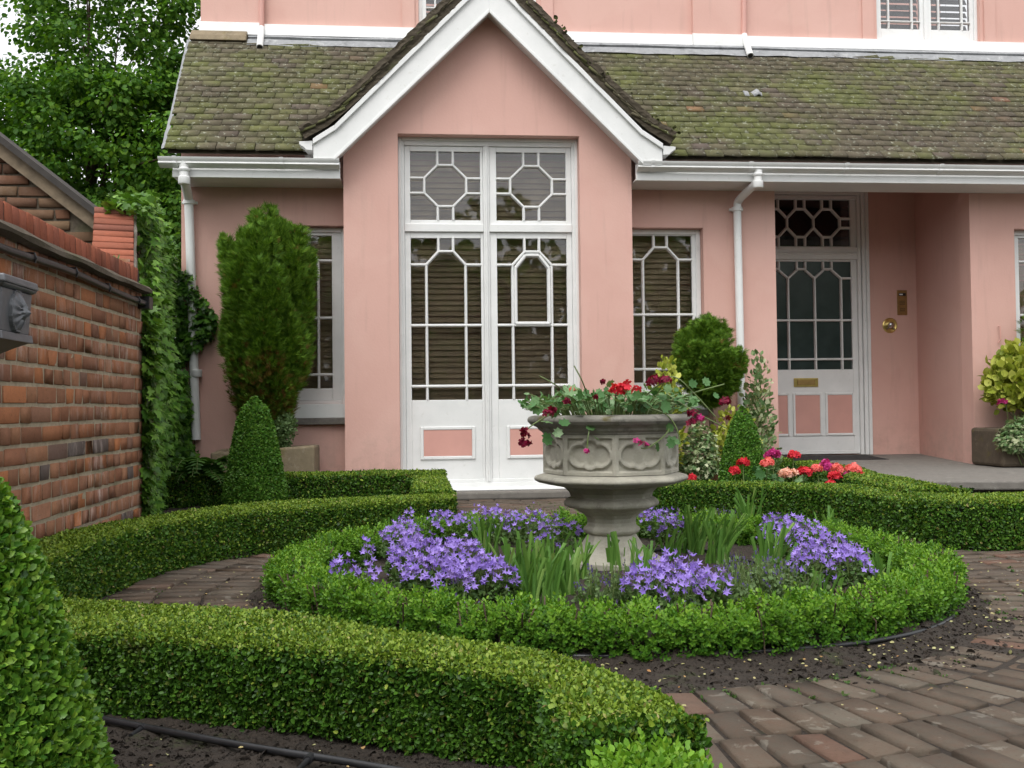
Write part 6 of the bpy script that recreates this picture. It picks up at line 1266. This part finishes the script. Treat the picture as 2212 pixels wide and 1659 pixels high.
# geraniums in the right bed
def geranium(label, heads, m, small=False):
    Y = 7.15; ps = [at(x, y, Y+dy) for x, y, r, dy in heads]; c = np.mean(ps, 0); b = np.array([c[0], c[1]+.02, .04]); o = empty('geranium', b, label, 'geranium'); mb = MB()
    for (x, y, r, dy), p in zip(heads, ps):
        mb.tube(arc(b+rng.normal(0, .02, 3)*[1, 1, 0], p, .0, 5), .004, 5); head(p, r*1.15, int(12+r*800), .022, m, o, .8)
    n = 34; a = rng.uniform(0, 2*pi, n); q = np.sqrt(rng.uniform(0, 1, n))*.14; P = np.stack([b[0]+q*np.cos(a), b[1]+q*np.sin(a), .05+rng.uniform(0, max(.06, c[2]-.13), n)], 1); stamp('leaves', T_GER, P, frames(rng.normal(0, 1, (n, 3)), rng.normal(0, .4, (n, 3))+[0, -.3, 1]), rng.uniform(.05, .09, n), LGER, o); mb.build('stems', STEMG, o)
geranium('small scarlet geranium in front of the right box cone', [(1606, 1000, .036, 0), (1587, 1018, .028, 0)], PRED)
geranium('lone magenta geranium beside the right edge of the box cone', [(1670, 984, .048, .3)], PMAG)
geranium('coral pink geranium below the magenta one by the box cone', [(1658, 1002, .040, .1)], PCOR)
geranium('fading pale pink geranium near the middle of the bed', [(1697, 1026, .045, 0), (1714, 1022, .025, 0)], PPALE)
geranium('red geranium with one tall stem before the white door', [(1714, 984, .032, .1), (1738, 1021, .045, 0)], PRED)
geranium('coral geranium between the red and magenta heads', [(1764, 1012, .03, 0), (1806, 1014, .040, 0)], PCOR)
geranium('deep magenta geranium in the thick of the red flowers', [(1786, 1010, .050, .05), (1832, 1034, .042, 0)], PMAG)
geranium('salmon geranium at the right end of the flower group', [(1842, 1015, .045, .1)], PCOR)
geranium('scarlet geranium lowest at the right end of the flower group', [(1803, 1030, .038, -.05), (1858, 1034, .046, -.05), (1793, 1046, .026, -.1)], PRED)
geranium('red geranium head just right of the urn flange', [(1494, 1033, .022, 0)], PRED)
q = at(2166, 872, 8.5); o = empty('fuchsia', (q[0], q[1], zt_), 'pink flower sprig hanging before the yellow-green shrub at right', 'flower'); head(q, .04, 12, .022, PMAG, o); MB().tube(arc((q[0]+.15, q[1]+.15, zt_-.02), q, .12, 6), .003, 5).build('stem', STEMG, o)

# ================================================================ HOSES
def hose(label, P, r, branches=()):
    o = empty('irrigation_hose', P[0], label, 'hose'); mb = MB(); mb.tube(smooth_line(P, 3), r, 12); ob_ = mb.build('hose_pipe', BLACK, o, smooth=True)
    for b in branches: mb = MB(); mb.tube(b, r*.8, 10); mb.tube([b[0]-nrm(np.array(b[0])-np.array(b[-1]))*.0+(0, 0, 0), b[0]+(np.array(b[-1])-b[0])*.25], r*1.25, 10); mb.build('tee_fitting', BLACK, o, smooth=True)
G = lambda x, y, z=.016: gd(x, y, z)
hose('thick black irrigation hose lying on bare soil in front of the nearest hedge', [G(120, 1530), G(210, 1551), G(317, 1571, .012), G(433, 1594), G(567, 1618), G(737, 1643), G(900, 1672), G(1100, 1700)], .0085, [[G(672, 1635), G(640, 1668)], [G(310, 1570, .012), G(283, 1590, .006)]])
hose('thin black hose on the soil between brick wall and curved hedge', [gd(x, y, .075) for x, y in ((180, 1135), (266, 1108), (340, 1092), (420, 1081), (500, 1076))], .012)
hose('black hose ring lying just inside and under the ring hedge', [np.array([RCn[0]+(RO-.02+.03*sin(t*5))*cos(t), RCn[1]+(RO-.02+.03*sin(t*5))*sin(t), .022]) for t in np.linspace(-2.6, .2, 40)], .008)
hose('black hose crossing the bed soil behind and right of the urn foot', [G(1400, 1190, .05), G(1480, 1184, .05), G(1540, 1190, .05), G(1620, 1215, .05), G(1720, 1225, .05), G(1880, 1235, .05)], .009)

# ================================================================ ADDED TREE BELT (unseen, behind the camera, gives the windows something to reflect)
NC = 240; cc = np.stack([rng.uniform(-17, 20, NC), -15+rng.normal(0, 1.2, NC), rng.uniform(0, 1, NC)], 1); topz = 6.3+1.3*np.sin(cc[:, 0]*.9)+.9*np.sin(cc[:, 0]*2.3+1); cc[:, 2] = .4+(topz-.9)*cc[:, 2]
nl = 90; n = NC*nl; q = rdir(n)*(rng.uniform(0, 1, n)**.4)[:, None]*[1.3, 1., 1.]; P = cc.repeat(nl, 0)+q
o = stamp('added_treeline', T_LEAFW, P, frames(rdir(n), rdir(n)), rng.uniform(.3, .55, n), LTREE, None, np.zeros(n)); tag(o, 'added belt of trees behind the camera, mirrored in the upper windows', 'trees', kind='stuff')
